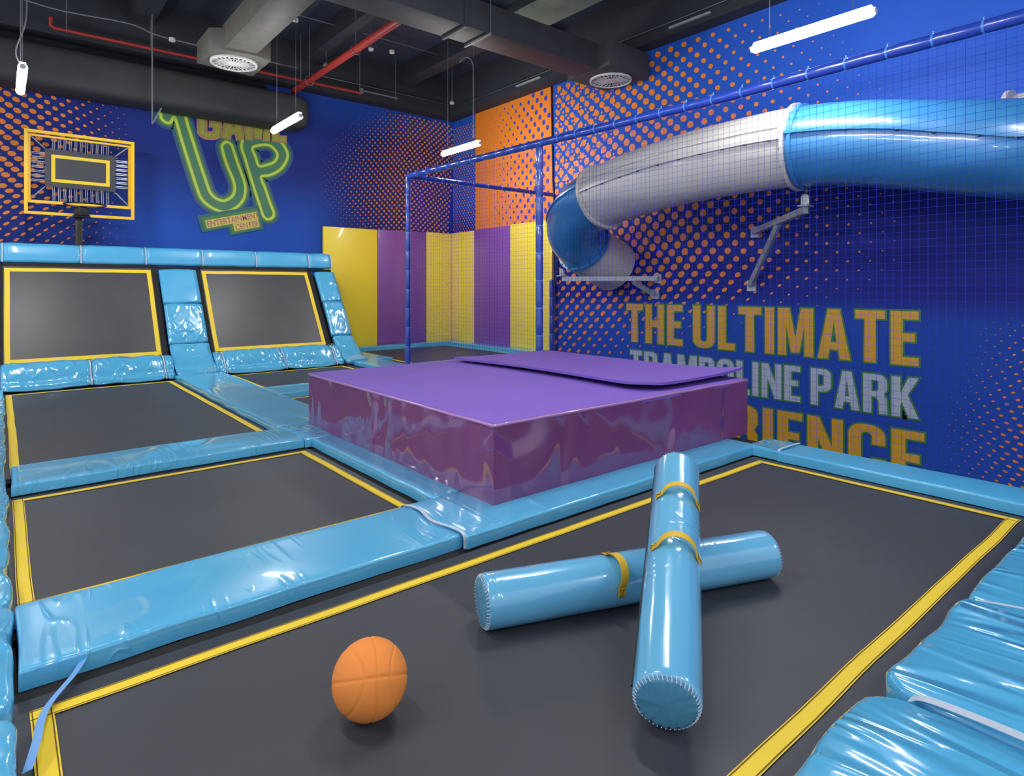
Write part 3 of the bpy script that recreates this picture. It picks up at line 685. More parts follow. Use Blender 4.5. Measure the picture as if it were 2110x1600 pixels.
# ================================================================= PURPLE BLOCK
bo = (3.74, 4.38, .081); blk = thing('crash_mat', 'large purple foam block with glossy sides and matt top', 'crash mat', loc=bo)
x0, x1, y0, y1, z0, z1 = 2.29, 5.185, 2.94, 5.83, .082, .565
mb = MB(); N = 60
def sidew(t, z, s, nrm, e):
    return nrm * (.020 * nz(t * 3.2 + z * .9, z * 1.2, 0, s) + .006 * nz(t * 9, z * 6, 0, s)) * e
cor = [Vector((x0, y0, 0)), Vector((x1, y0, 0)), Vector((x1, y1, 0)), Vector((x0, y1, 0))]; vs = []; R = 7
for zi in range(R + 1):
    z = z0 + (z1 - z0) * zi / R
    for k in range(4):
        p, q = cor[k], cor[(k + 1) % 4]; d = (q - p).normalized(); nr = Vector((d.y, -d.x, 0))
        for i in range(N):
            t = i / N; e = min(1, 8 * min(t, 1 - t)) * (1 if 0 < zi < R else .35)
            c = p + (q - p) * t + sidew((q - p).length * t, z, k + 1, nr, e) - nr * 0
            vs.append((c.x, c.y, z))
n4 = 4 * N
mb.add(vs, [(zi * n4 + i, zi * n4 + (i + 1) % n4, (zi + 1) * n4 + (i + 1) % n4, (zi + 1) * n4 + i) for zi in range(R) for i in range(n4)] + [tuple(range(n4))])
rel(mb, bo).build('side_cover', M['purs'], blk, smooth=True, ang=50)
o = pad_mb(x0 + .004, x1 - .004, y0 + .004, y1 - .004, z1 - .03, z1 + .012, 3, r=.02, puff=.02, amp=.0, step=.1); rel(o, bo).build('top_cover', M['purt'], blk, smooth=True, ang=60)
mb = MB()
for k in range(4):
    p, q = cor[k], cor[(k + 1) % 4]; mb.tube([p + (q - p) * i / 20 + Vector((0, 0, z1 - .004 + .004 * nz(i, k, 0, 2))) for i in range(21)], .011, 6)
rel(mb, bo).build('piping', M['piping'], blk, smooth='all')
# thin folding mat lying on the block
mb = MB(); nx, ny = 14, 26; th = .022
def fm(x, y):
    s = (x - 3.83) / (5.22 - 3.83); t = (y - 3.0) / (5.62 - 3.0)
    lift = .035 * (1 - s) ** 6 * (.4 + .6 * sin(pi * min(1, t * 1.1))) + .03 * s ** 4 * (1 - t) ** 6 + .02 * (1 - t) ** 8
    # rounded near-left corner
    dx, dy = .28 - (x - 3.83), .28 - (y - 3.0)
    if dx > 0 and dy > 0:
        m_, L = max(dx, dy), sqrt(dx * dx + dy * dy); x = 3.83 + .28 - dx * m_ / L; y = 3.0 + .28 - dy * m_ / L
    return x, y, z1 + .034 + lift
vs = []
for lay in (0, 1):
    for j in range(ny + 1):
        for i in range(nx + 1):
            x, y, z = fm(3.83 + 1.39 * i / nx, 3.0 + 2.62 * j / ny); vs.append((x, y, z + lay * th))
n1 = (nx + 1) * (ny + 1); fs = []
for lay in (0, 1):
    for j in range(ny):
        for i in range(nx):
            a = lay * n1 + j * (nx + 1) + i; f = (a, a + 1, a + nx + 2, a + nx + 1); fs.append(f if lay else f[::-1])
ring = [i for i in range(nx + 1)] + [j * (nx + 1) + nx for j in range(1, ny + 1)] + [ny * (nx + 1) + i for i in range(nx - 1, -1, -1)] + [j * (nx + 1) for j in range(ny - 1, 0, -1)]
fs += [(ring[k], ring[(k + 1) % len(ring)], n1 + ring[(k + 1) % len(ring)], n1 + ring[k]) for k in range(len(ring))]
mb.add(vs, fs)
tag(mb.build('thin_mat', M['purt'], smooth=True, origin=(4.5, 4.3, z1 + .03), ang=40), 'thin purple mat lying over the right part of the purple block', 'mat')

# ================================================================= FOAM LOGS
def log(lab, A, B, r, roll_deg, handles, zipper, seed, hr):
    A, B = Vector(A), Vector(B); d = (B - A); L = d.length; d.normalize()
    t = thing('foam_log', lab, 'foam log', 'blue foam logs', loc=A)
    up = Vector((0, 0, 1)); u = (up - d * up.dot(d)).normalized(); w = d.cross(u)
    t.rotation_mode = 'QUATERNION'; t.rotation_quaternion = Matrix((w, d, u)).transposed().to_quaternion()  # local x=w, y=axis, z=up
    mb = MB(); n = 64; prof = [(0, .86), (.004, .93), (.012, .98), (.03, 1.0)]
    S_ = [(.0, .90), (.003, .96), (.010, .985), (.022, 1)] + [(.03 + (L - .06) * k / 50, 1) for k in range(51)] + [(L - .022, 1), (L - .01, .985), (L - .003, .96), (L, .9)]
    vs = []
    for y, k in S_:
        for i in range(n):
            a = 2 * pi * i / n; rr = r * k * (1 + .010 * nz(cos(a) * 1.5, y * 6, sin(a) * 1.5, seed))
            for hy in handles:   # cloth pulled in next to the handles
                rr -= .006 * math.exp(-((y - hy) / .03) ** 2) * max(0, cos(a - radians(roll_deg)))
            vs.append((rr * sin(a), y, rr * cos(a)))
    mb.add(vs, [(j * n + i, j * n + (i + 1) % n, (j + 1) * n + (i + 1) % n, (j + 1) * n + i) for j in range(len(S_) - 1) for i in range(n)])
    mb.build('body', M['vinyll'], t, smooth='all')
    for e, nm in ((0, 'end_cap'), (L, 'end_cap')):
        sg = -1 if e == 0 else 1; mb = MB(); vs = []
        rings = [(.975, .001), (.93, .010), (.85, .012), (.5, .015), (.2, .016)]
        for k, dd in rings:
            for i in range(n):
                a = 2 * pi * i / n; zz = r * .93 * k; ww = .004 * sin(a * 20) if k > .9 else .004 * nz(cos(a) * k * 4, sin(a) * k * 4, e, seed)
                vs.append((zz * sin(a), e + sg * (dd + ww - .004), zz * cos(a)))
        vs.append((0, e + sg * .014, 0)); c = len(vs) - 1
        mb.add(vs, [(j * n + i, j * n + (i + 1) % n, (j + 1) * n + (i + 1) % n, (j + 1) * n + i) for j in range(4) for i in range(n)] + [(4 * n + i, 4 * n + (i + 1) % n, c) for i in range(n)])
        cp = mb.build(nm, M['logcap'], t, smooth='all')
        mb = MB()
        for i in range(44):
            a = 2 * pi * i / 44; p0 = Vector((r * .97 * sin(a), e - sg * .004, r * .97 * cos(a))); p1 = Vector((r * .87 * sin(a + .04), e + sg * .009, r * .87 * cos(a + .04)))
            mb.beam(p0, p1, .003, .003)
        mb.build('stitching', M['webb'], cp)
    for hy in handles:
        mb = MB(); st = MB(); a0, a1 = radians(roll_deg - hr), radians(roll_deg + hr); K = 24; vs = []; hw = .017
        for i in range(K + 1):
            q = i / K; a = a0 + (a1 - a0) * q; tab = .16
            rise = 0 if q < tab or q > 1 - tab else sin(pi * (q - tab) / (1 - 2 * tab)) ** .8
            rr = r + .003 + .030 * rise; yy = hy + .018 * rise
            for s in (-1, 1):
                for dr in (0, .003): vs.append(((rr + dr) * sin(a), yy + s * hw, (rr + dr) * cos(a)))
        mb.add(vs, [(4 * i + a_, 4 * i + b_, 4 * i + 4 + b_, 4 * i + 4 + a_) for i in range(K) for a_, b_ in ((0, 1), (1, 3), (3, 2), (2, 0))] + [(0, 1, 3, 2), (4 * K, 4 * K + 2, 4 * K + 3, 4 * K + 1)])
        h = mb.build('handle', M['ystrap'], t)
        for (q0, q1) in ((.015, .13), (.87, .985)):
            st = MB()
            def pt(q, s): a = a0 + (a1 - a0) * q; rr = r + .0075; return Vector((rr * sin(a), hy + s * hw * .75, rr * cos(a)))
            for A_, B_ in ((pt(q0, -1), pt(q1, 1)), (pt(q0, 1), pt(q1, -1)), (pt(q0, -1), pt(q0, 1)), (pt(q1, -1), pt(q1, 1))): st.beam(A_, B_, .0015, .0015)
            st.build('stitching', M['stitch'], h)
    if zipper is not None:
        mb = MB(); a = radians(zipper); K = 30; vs = []
        for i in range(K + 1):
            y = .015 + (L - .03) * i / K
            for s in (-1, 1):
                for dr in (.001, .005): vs.append(((r + dr) * sin(a + s * .035), y, (r + dr) * cos(a + s * .035)))
        mb.add(vs, [(4 * i + a_, 4 * i + b_, 4 * i + 4 + b_, 4 * i + 4 + a_) for i in range(K) for a_, b_ in ((0, 1), (1, 3), (3, 2), (2, 0))])
        mb.build('zip_fastener', M['pipeblk'], t)
    return t
log('blue foam log lying flat across the trampoline, the lower of the two', (1.527, 2.033, .108), (2.864, 1.524, .108), .108, 40, [.58], None, 1, 62)
log('blue foam log leaning over the other, its near end on the trampoline', (1.592, 1.171, .112), (2.665, 1.896, .465), .108, 12, [.62, .98], -78, 2, 62)

# ================================================================= BALL
bc = 2.02 * FW - .464 * RT + Vector((0, 0, .121)); br = .1205
vd = (bc - Vector((0, 0, 1.4))).normalized(); rx = vd.cross(Vector((0, 0, 1))).normalized(); rz = rx.cross(vd)
vd2 = (vd * cos(radians(-12)) + rx * sin(radians(-12))); rx2 = vd2.cross(rz).normalized()
mb = MB(); nu, nv = 160, 100; vs = []
def bpt(th, ph):
    p = Vector((sin(th) * cos(ph), sin(th) * sin(ph), cos(th)))
    X, Z = p.dot(rx2), p.dot(rz); g = 0
    for f in (Z, X, abs(X) - (.34 + .5 * Z * Z)): g = max(g, math.exp(-(f / .028) ** 2))
    return p * (br - .0035 * g)
for j in range(1, nv):
    for i in range(nu): vs.append(bpt(pi * j / nv, 2 * pi * i / nu))
fs = [(j * nu + i, (j + 1) * nu + i, (j + 1) * nu + (i + 1) % nu, j * nu + (i + 1) % nu) for j in range(nv - 2) for i in range(nu)]
vs += [Vector((0, 0, br)), Vector((0, 0, -br))]; t_, b_ = len(vs) - 2, len(vs) - 1
fs += [(t_, i, (i + 1) % nu) for i in range(nu)] + [(b_, (nv - 2) * nu + (i + 1) % nu, (nv - 2) * nu + i) for i in range(nu)]
ob = mb.add(vs, fs).build('ball', M['ball'], smooth='all'); ob.location = bc
tag(ob, 'orange rubber basketball on the large black trampoline', 'ball')

# ================================================================= NETTING FRAME
XN, YN, ZR = 5.26, 9.08, 3.24
no = (XN, YN, 0); nf = thing('net_frame', 'blue padded frame holding the safety netting on the right', 'net frame', loc=no)
def sleeve(name, P, r, tn, parent=nf):
    mb = MB(); P = [Vector(p) for p in P]; pts = []; rad = []; L = sum((P[i + 1] - P[i]).length for i in range(len(P) - 1))
    def at(s):
        for i in range(len(P) - 1):
            l = (P[i + 1] - P[i]).length
            if s <= l or i == len(P) - 2: return P[i] + (P[i + 1] - P[i]) * (s / l)
            s -= l
    k = max(1, int(L / tn)); ties = []
    for i in range(k):
        for q, f in ((.0, .86), (.08, 1), (.5, 1.03), (.92, 1)):
            pts.append(at(L * (i + q) / k)); rad.append(r * f)
        if i: ties.append(L * i / k)
    pts.append(at(L)); rad.append(r * .86)
    rel(mb.tube(pts, r, 14, rad=rad), no)
    ob = mb.build(name, M['navyv'], parent, smooth='all')
    src = None
    for s in ties:
        p = at(s); d = (at(s + .01) - at(s - .01)).normalized()
        if src is None:
            m2 = MB(); m2.tube([Vector((0, 0, -.008)), Vector((0, 0, .008))], r * .97, 14); m2.beam((0, r * .95, 0), (0, r * 1.5, .0), .008, .008)
            src = m2.build('cable_tie', M['tie'], ob, smooth=True); c = src
        else:
            c = src.copy(); COL.objects.link(c)
        c.location = p - Vector(no); c.rotation_mode = 'QUATERNION'; c.rotation_quaternion = Vector((0, 0, 1)).rotation_difference(d)
    return ob
sleeve('top_rail', [(XN, YN, 3.255), (XN, 5.81, 3.22), (XN, 3.2, 3.19), (XN, .6, 3.21), (XN, -1.2, 3.21)], .048, .30)
sleeve('cross_rail', [(XN, YN, 3.255), (8.60, YN, 3.26)], .040, .32)
sleeve('post', [(XN, YN, .09), (XN, YN, 3.255)], .045, .30)
sleeve('post', [(XN, 5.81, .09), (XN, 5.81, 3.22)], .048, .32)
sleeve('post', [(8.55, YN, .08), (8.55, YN, 1.55)], .045, .30)
def netmesh(P0, P1, za, zb, name, sp_=.0575, w=.0019, slope_=0):
    P0, P1 = Vector(P0), Vector(P1); L = (P1 - P0).length; d = (P1 - P0).normalized(); mb = MB(); n = int(L / sp_)
    for i in range(n + 1):
        p = P0 + d * (i * sp_); mb.beam(p + Vector((0, 0, za)), p + Vector((0, 0, zb)), w, w)
    m_ = int((zb - za) / sp_)
    for k in range(m_ + 1):
        z = za + k * sp_; mb.beam(P0 + Vector((0, 0, z)), P1 + Vector((0, 0, z)), w, w)
    return rel(mb, no).build(name, M['net'], nf)
netmesh((XN, YN - .05, 0), (XN, -1.2, 0), .09, 3.17, 'net_panel')
netmesh((XN + .05, YN, 0), (8.5, YN, 0), .09, 3.19, 'net_panel', w=.0012)

# ================================================================= SLIDE
so = (7.3, 3.49, 2.5); sl = thing('tube_slide', 'enclosed tube slide of blue and white sections behind the netting', 'slide', loc=so)
path = cr_path([(6.7, -2.6, 2.5), (6.35, -1.3, 2.42), (6.55, -.3, 2.46), (7.0, .55, 2.55), (7.40, 1.32, 2.68), (7.48, 2.05, 2.84), (7.38, 2.8, 2.99), (7.30, 3.49, 3.06), (7.26, 4.2, 3.06), (7.22, 4.95, 3.02), (7.20, 5.75, 2.93), (7.20, 6.50, 2.80), (7.30, 7.06, 2.62), (7.52, 7.42, 2.36), (7.86, 7.52, 2.12), (8.25, 7.50, 1.92), (8.62, 7.48, 1.78)], 10)
i1, i2, i3 = 70, 110, 140
Rr = .47
def frame_at(i):
    d = (path[min(i + 1, len(path) - 1)] - path[max(i - 1, 0)]).normalized()
    u = Vector((0, 0, 1)); u = (u - d * u.dot(d)).normalized(); w = d.cross(u); return path[i], d, u, w   # w points ...
def section(a, b, m, name, r=Rr, inner=True):
    n = 48; vs = []
    for q in (1, -1):
        for i in range(a, b + 1):
            p, d, u, w = frame_at(i); rr = r if q == 1 else r - .012
            for k in range(n): an = 2 * pi * k / n; vs.append(p + (u * cos(an) + w * sin(an)) * rr)
    m_ = b - a + 1; fs = []
    for q in (0, 1):
        for i in range(m_ - 1):
            for k in range(n):
                f = [(q * m_ + i) * n + k, (q * m_ + i) * n + (k + 1) % n, (q * m_ + i + 1) * n + (k + 1) % n, (q * m_ + i + 1) * n + k]; fs.append(f if q == 0 else f[::-1])
    return rel(MB().add(vs, fs), so).build(name, m, sl, smooth='all')
section(0, i1, M['slideb'], 'blue_section'); section(i1, i2, M['slidew'], 'white_section'); section(i2, i3, M['slideb'], 'blue_elbow'); section(i3, len(path) - 1, M['slidew'], 'white_outlet')
def seam(a, b, m, name, ang, h=.03, th=.04, par=None, bolts=0):
    an = radians(ang); vs = []
    for i in range(a, b + 1):
        p, d, u, w = frame_at(i); e = u * cos(an) + w * sin(an); s = (u * -sin(an) + w * cos(an)) * th / 2
        vs += [p + e * (Rr - .01) - s, p + e * (Rr + h) - s, p + e * (Rr + h) + s, p + e * (Rr - .01) + s]
    n = b - a
    ob = rel(MB().add(vs, [(4 * i + k, 4 * i + (k + 1) % 4, 4 * i + 4 + (k + 1) % 4, 4 * i + 4 + k) for i in range(n) for k in range(4)] + [(3, 2, 1, 0), (4 * n, 4 * n + 1, 4 * n + 2, 4 * n + 3)]), so).build(name, m, sl)
    for j in range(bolts):
        i = a + int((b - a) * (j + .5) / bolts); p, d, u, w = frame_at(i); e = u * cos(an) + w * sin(an); s = (u * -sin(an) + w * cos(an))
        c = bolt(p + e * (Rr + h * .55) - s * th * .5 * SG, -s * SG, ob)
    return ob
SG = 1; BOLT = None
def bolt(p, d, parent):
    global BOLT
    if BOLT is None:
        mb = MB(); mb.tube([Vector((0, 0, -.01)), Vector((0, 0, .012))], .014, 8); c = BOLT = mb.build('bolt', M['bolt'], parent, smooth=True)
    else: c = BOLT.copy(); COL.objects.link(c); c.parent = parent
    c.location = Vector(p) - Vector(so); c.rotation_mode = 'QUATERNION'; c.rotation_quaternion = Vector((0, 0, 1)).rotation_difference(Vector(d)); return c
# which side looks at the camera?
p, d, u, w = frame_at(90); side = 1 if w.dot(-p) > 0 else -1
seam(i1, i2, M['slidew'], 'seam_flange', side * 86, .035, .03, bolts=10)
seam(i1 + 1, i2, M['slidew'], 'seam_rib', side * 66, .014, .07)
seam(2, i1, M['slideb'], 'seam_flange', side * 80, .04, .03, bolts=12)
seam(i2, i3, M['slideb'], 'seam_flange', side * 72, .03, .025)
def flange(i, m, name, h=.055, th=.03, nb=14, bside=-1, rad=Rr):
    p, d, u, w = frame_at(i); n = 56; vs = []
    for (r, s) in ((rad - .005, -th), (rad + h, -th), (rad + h, th), (rad - .005, th)):
        for k in range(n): an = 2 * pi * k / n; vs.append(p + d * s + (u * cos(an) + w * sin(an)) * r)
    ob = rel(MB().add(vs, [(j * n + k, j * n + (k + 1) % n, ((j + 1) % 4) * n + (k + 1) % n, ((j + 1) % 4) * n + k) for j in range(4) for k in range(n)]), so).build(name, m, sl, smooth=True)
    for k in range(nb):
        an = 2 * pi * (k + .5) / nb; bolt(p + d * bside * th + (u * cos(an) + w * sin(an)) * (rad + h * .55), d * bside, ob)
    return ob
flange(i1, M['slidew'], 'ring_flange', .045, .02, 16, 1)
flange(i1 - 1, M['slideb'], 'ring_flange', .03, .02, 0)
flange(i2, M['slidew'], 'ring_flange', .05, .025, 16, 1)
flange(i3, M['slideb'], 'ring_flange', .045, .025, 14, -1)
mb = MB(); mb.tube([(8.12, 1.64, 2.93), (8.13, .6, 2.97), (8.13, -.8, 3.02)], .46, 40, caps=False); rel(mb, so).build('white_section', M['slidew'], sl, smooth='all')
mb = MB(); mb.tube([(8.12, 1.66, 2.93), (8.12, 1.62, 2.93)], .515, 48); rel(mb, so).build('ring_flange', M['slidew'], sl, smooth=True)
# brackets
def bracket(lab, near, wall, mid, foot, org, plate):
    t = thing('slide_bracket', lab, 'bracket', 'steel brackets under the slide', loc=org)
    mb = MB(); mb.beam(near, wall, .07, .08); rel(mb, org).build('arm', M['steel'], t)
    mb = MB(); mb.beam(mid, foot, .06, .07, (1, 0, 0)); rel(mb, org).build('strut', M['steel'], t)
    for q in (wall, foot):
        mb = MB(); mb.box((XW - .03, q[1] - .07, q[2] - .08), (XW - .008, q[1] + .07, q[2] + .08)); rel(mb, org).build('wall_plate', M['steel'], t)
    mb = MB(); mb.box((near[0] - .08, near[1] - .06, near[2] + .04), (near[0] + .1, near[1] + .06, near[2] + .06)); mb.box((near[0] - .015, near[1] - .05, near[2] + .06), (near[0] + .015, near[1] + .05, near[2] + plate))
    mb.tube([(near[0] - .02, near[1], near[2] + plate), (near[0] + .02, near[1], near[2] + plate)], .05, 16)
    rel(mb, org).build('saddle', M['steel'], t, bevel=.004)
bracket('galvanised wall bracket holding the joint between the blue and white slide sections', (7.5, 3.5, 2.33), (8.61, 4.78, 2.22), (8.05, 4.12, 2.24), (8.61, 4.84, 1.42), (8.66, 4.8, 2.2), .15)
bracket('galvanised wall bracket under the lower elbow of the slide', (7.35, 7.55, 1.54), (8.62, 6.55, 1.545), (8.3, 6.8, 1.50), (8.61, 6.60, 1.28), (8.66, 6.53, 1.5), .12)

# ================================================================= HOOP AND REBOUNDER
ho = (1.02, 12.2, 2.0); YH = 12.2
rb = thing('basketball_backboard', 'yellow framed sprung basketball backboard on a black pole', 'backboard', loc=ho)
def hb(name, boxes, m, bevel=0, parent=rb):
    mb = MB()
    for a, b in boxes: mb.box(a, b)
    return rel(mb, ho).build(name, m, parent, bevel=bevel)
hb('outer_frame', [((.29, YH - .03, 2.54), (.335, YH + .03, 3.86)), ((1.715, YH - .03, 2.54), (1.76, YH + .03, 3.86)), ((.335, YH - .03, 3.815), (1.715, YH + .03, 3.86)), ((.335, YH - .03, 2.54), (1.715, YH + .03, 2.585))], M['yframe'])
hb('inner_frame', [((.335, YH, 2.72), (1.715, YH + .04, 2.765)), ((.335, YH + .03, 2.765), (.37, YH + .07, 3.8)), ((1.68, YH + .03, 2.765), (1.715, YH + .07, 3.8)), ((.37, YH + .03, 3.77), (1.68, YH + .07, 3.8))], M['yframe'])
hb('rebound_mat', [((.55, YH + .01, 2.99), (1.49, YH + .02, 3.59))], M['bed'])
hb('target_tape', [((.63, YH + .003, 3.07), (.68, YH + .009, 3.505)), ((1.36, YH + .003, 3.07), (1.41, YH + .009, 3.505)), ((.68, YH + .003, 3.455), (1.36, YH + .009, 3.505)), ((.68, YH + .003, 3.07), (1.36, YH + .009, 3.12))], M['tape'])
hb('pole', [((.94, YH + .03, .0), (1.04, YH + .13, 2.66))], M['blackm'], .01)
hb('hoop_bracket', [((.92, YH - .08, 2.56), (1.12, YH + .0, 2.70)), ((.90, YH - .04, 2.53), (1.14, YH + .06, 2.57))], M['blackm'], .006)
mb = MB(); mb.tube([(1.04 + .28 * cos(a), YH - .36 + .28 * sin(a), 2.70) for a in [2 * pi * k / 32 for k in range(33)]], .012, 8, caps=False)
for s in (-1, 1): mb.beam((1.04 + s * .05, YH - .09, 2.69), (1.04 + s * .2, YH - .16, 2.70), .02, .02)
rel(mb, ho).build('hoop_rim', M['blackm'], rb, smooth=True)
SPR = {}
def spring(p, q, th=.006):
    p, q = Vector(p), Vector(q); L = round((q - p).length, 2)
    if L not in SPR:
        mb = MB(); pts = []; rad = []
        for k in range(0, 25): pts.append((0, 0, L * k / 24)); rad.append(th * (1.25 if k % 2 else .85) * (1 if 2 < k < 22 else .6))
        mb.tube(pts, th, 6, rad=rad); c = SPR[L] = mb.build('spring', M['spring'], rb)
    else: c = SPR[L].copy(); COL.objects.link(c); c.parent = rb
    c.location = p - Vector(ho); c.rotation_mode = 'QUATERNION'; c.rotation_quaternion = Vector((0, 0, 1)).rotation_difference((q - p).normalized())
ym = YH + .03
for k in range(11):
    for e in (-.012, .012):
        x = .66 + .072 * k + e; spring((x, ym, 3.59), (x + .005, ym, 3.77)); spring((x, ym, 2.99), (x + .005, ym, 2.77))
for k in range(7):
    for e in (-.012, .012):
        z = 3.08 + .072 * k + e; spring((.55, ym, z), (.37, ym, z)); spring((1.49, ym, z), (1.68, ym, z))
for a, b in (((.55, 3.59), (.37, 3.77)), ((1.49, 3.59), (1.68, 3.77)), ((.55, 2.99), (.37, 2.78)), ((1.49, 2.99), (1.68, 2.78))): spring((a[0], ym, a[1]), (b[0], ym, b[1]), .009)

# ================================================================= CEILING SERVICES
def wires(t, org, x, ys, z, top, r=.004, coil=False):
    for y in ys:
        mb = MB(); mb.tube([(x, y, z), (x, y, top)], r, 6); rel(mb, org).build('hanging_wire', M['conduit'], t, smooth=True)
    if coil:
        y = ys[0]; mb = MB(); mb.tube(cr_path([(x, y + .05, z), (x - .06, y + .06, z + .2), (x + .03, y + .02, z + .55), (x + .04, y, z + 1.0), (x + .03, y, top)], 6), .008, 6); rel(mb, org).build('power_cable', M['conduit'], t, smooth='all')
LIGHTS = [(6.34, 2.92, 'hanging tube light at the upper right in front of the blue wall', 1), (6.67, 9.58, 'hanging tube light near the room corner, furthest from the camera', 1), (3.51, 9.88, 'hanging tube light below the end of the black round-ended duct', 1), (.21, 9.9, 'hanging tube light at the far left seen end on', 1),
          (3.3, 2.9, '', 0), (.2, 3.0, '', 0), (-2.6, 2.9, '', 0), (-2.6, 9.9, '', 0), (3.3, -2.5, '', 0), (.2, -2.8, '', 0), (6.4, -2.8, '', 0)]
for x, y, lab, vis in LIGHTS:
    o = (x, y, 4.0); t = thing('tube_light', lab or 'hanging tube light out of view overhead', 'light', 'hanging tube lights', loc=o)
    mb = MB(); mb.tube([(x, y - .60, 4.0), (x, y - .585, 4.0), (x, y + .585, 4.0), (x, y + .60, 4.0)], .04, 12, rad=[.04, .048, .048, .04]); rel(mb, o).build('lamp_tube', M['lamp'], t, smooth=True)
    mb = MB(); mb.box((x - .03, y - .59, 4.037), (x + .03, y + .59, 4.06)); rel(mb, o).build('housing', M['lampcap'], t)
    for s in (-1, 1):
        mb = MB(); mb.tube([(x, y + s * .6, 4.0), (x, y + s * .625, 4.0)], .034, 10); rel(mb, o).build('end_cap', M['lampcap'], t, smooth=True)
    wires(t, o, x, (y - .42, y + .42), 4.05, 6.4, coil=(x == .21))
    if x == 6.67:
        mb = MB(); mb.tube(cr_path([(x, y - .42, 4.06), (x, y - .42, 5.2), (x - .02, y - .42, 5.5), (x - .12, y - .36, 5.6), (x - .22, y - .3, 5.5)], 6), .014, 8); rel(mb, o).build('power_cable', M['conduit'], t, smooth='all')
# ducts
def diffuser(t, org, c, r):
    mb = MB(); mb.lathe(c, [(r, 0), (r, -.03), (r * .93, -.035), (r * .93, -.005)], 40); rel(mb, org).build('grille_rim', M['grille'], t, smooth=True)
    mb = MB(); mb.lathe(c, [(.001, -.004), (r * .93, -.004)], 40); rel(mb, org).build('grille_throat', M['dark'], t)
    mb = MB()
    for k in range(24):
        a = 2 * pi * k / 24; d = Vector((cos(a), sin(a), 0)); cc = Vector(c) + Vector((0, 0, -.018))
        mb.beam(cc + d * r * .25, cc + d * r * .93, .016, .012)
    mb.lathe((c[0], c[1], c[2] - .02), [(.001, -.012), (r * .28, -.008), (r * .28, .004)], 24)
    mb.lathe((c[0], c[1], c[2] - .016), [(r * .60, -.01), (r * .64, -.01), (r * .64, .0)], 32)
    rel(mb, org).build('grille_blades', M['grille'], t)
do = (6, 7.1, 5); dA = thing('air_duct', 'grey rectangular duct crossing the ceiling to a round vent by the right wall', 'duct', loc=do)
mb = MB(); mb.box((-3.0, 6.92, 4.98), (7.55, 7.44, 5.40)); rel(mb, do).build('duct_run', M['duct'], dA, bevel=.006)
mb = MB(); mb.box((7.55, 6.66, 4.98), (8.55, 7.62, 5.40)); rel(mb, do).build('outlet_box', M['duct'], dA, bevel=.006)
diffuser(dA, do, (8.12, 7.14, 4.98), .36)
for x in (2.2, 4.9):
    mb = MB(); mb.box((x - .02, 6.89, 4.95), (x + .02, 7.47, 5.43)); rel(mb, do).build('joint_band', M['duct'], dA)
mb = MB(); mb.beam((5.3, 6.86, 4.955), (5.3, 7.5, 4.955), .03, .02); rel(mb, do).build('hanger_channel', M['conduit'], dA)
for y in (6.87, 7.49):
    mb = MB(); mb.tube([(5.3, y, 4.95), (5.3, y, 6.4)], .006, 6); rel(mb, do).build('hanger_rod', M['conduit'], dA, smooth=True)
do = (2.86, 9, 5.0); dB = thing('air_duct', 'dusty pale duct with a round vent box above the left slopes', 'duct', loc=do)
mb = MB(); mb.box((2.63, 7.45, 5.04), (3.09, 10.15, 5.42)); rel(mb, do).build('duct_run', M['ductl'], dB, bevel=.006)
mb = MB()
zb, zt = 5.0, 5.34
oct_ = [(2.44, 10.15), (2.44, 10.88), (3.33, 10.98), (3.33, 10.05), (3.1, 9.95), (2.63, 10.0)]
vs = [(x, y, z) for z in (zb, zt) for x, y in oct_]; n = 6
mb.add(vs, [tuple(range(n))[::-1], tuple(range(n, 2 * n))] + [(k, (k + 1) % n, n + (k + 1) % n, n + k) for k in range(n)])
rel(mb, do).build('outlet_box', M['ductl'], dB, bevel=.006)
diffuser(dB, do, (2.89, 10.48, 5.0), .35)
mb = MB(); P = [(12.0 + .35 + (.35) * cos(a), 4.78 + .40 * sin(a)) for a in [2 * pi * k / 28 for k in range(28)]]
P = [(12.35 + (abs(cos(a)) ** .45) * (1 if cos(a) > 0 else -1) * .36, 4.87 + (abs(sin(a)) ** .45) * (1 if sin(a) > 0 else -1) * .34) for a in [2 * pi * k / 40 for k in range(40)]]
vs = []; XS = [(-3.1, 1), (0, 1), (2, 1), (4.4, 1), (4.55, .97), (4.66, .9), (4.73, .75), (4.76, .4)]
for x, k in XS:
    for y, z in P: vs.append((x, 12.35 + (y - 12.35) * k, 4.87 + (z - 4.87) * k + .008 * nz(x, y * 3, z * 3, 1)))
n = 40
mb.add(vs, [(i * n + j, i * n + (j + 1) % n, (i + 1) * n + (j + 1) % n, (i + 1) * n + j) for i in range(len(XS) - 1) for j in range(n)] + [tuple((len(XS) - 1) * n + j for j in range(n))])
ob = mb.build('round_ended_duct', M['ductb'], smooth=True, origin=(0, 12.35, 4.4), ang=50); tag(ob, 'large black duct with a rounded end above the logo', 'duct')
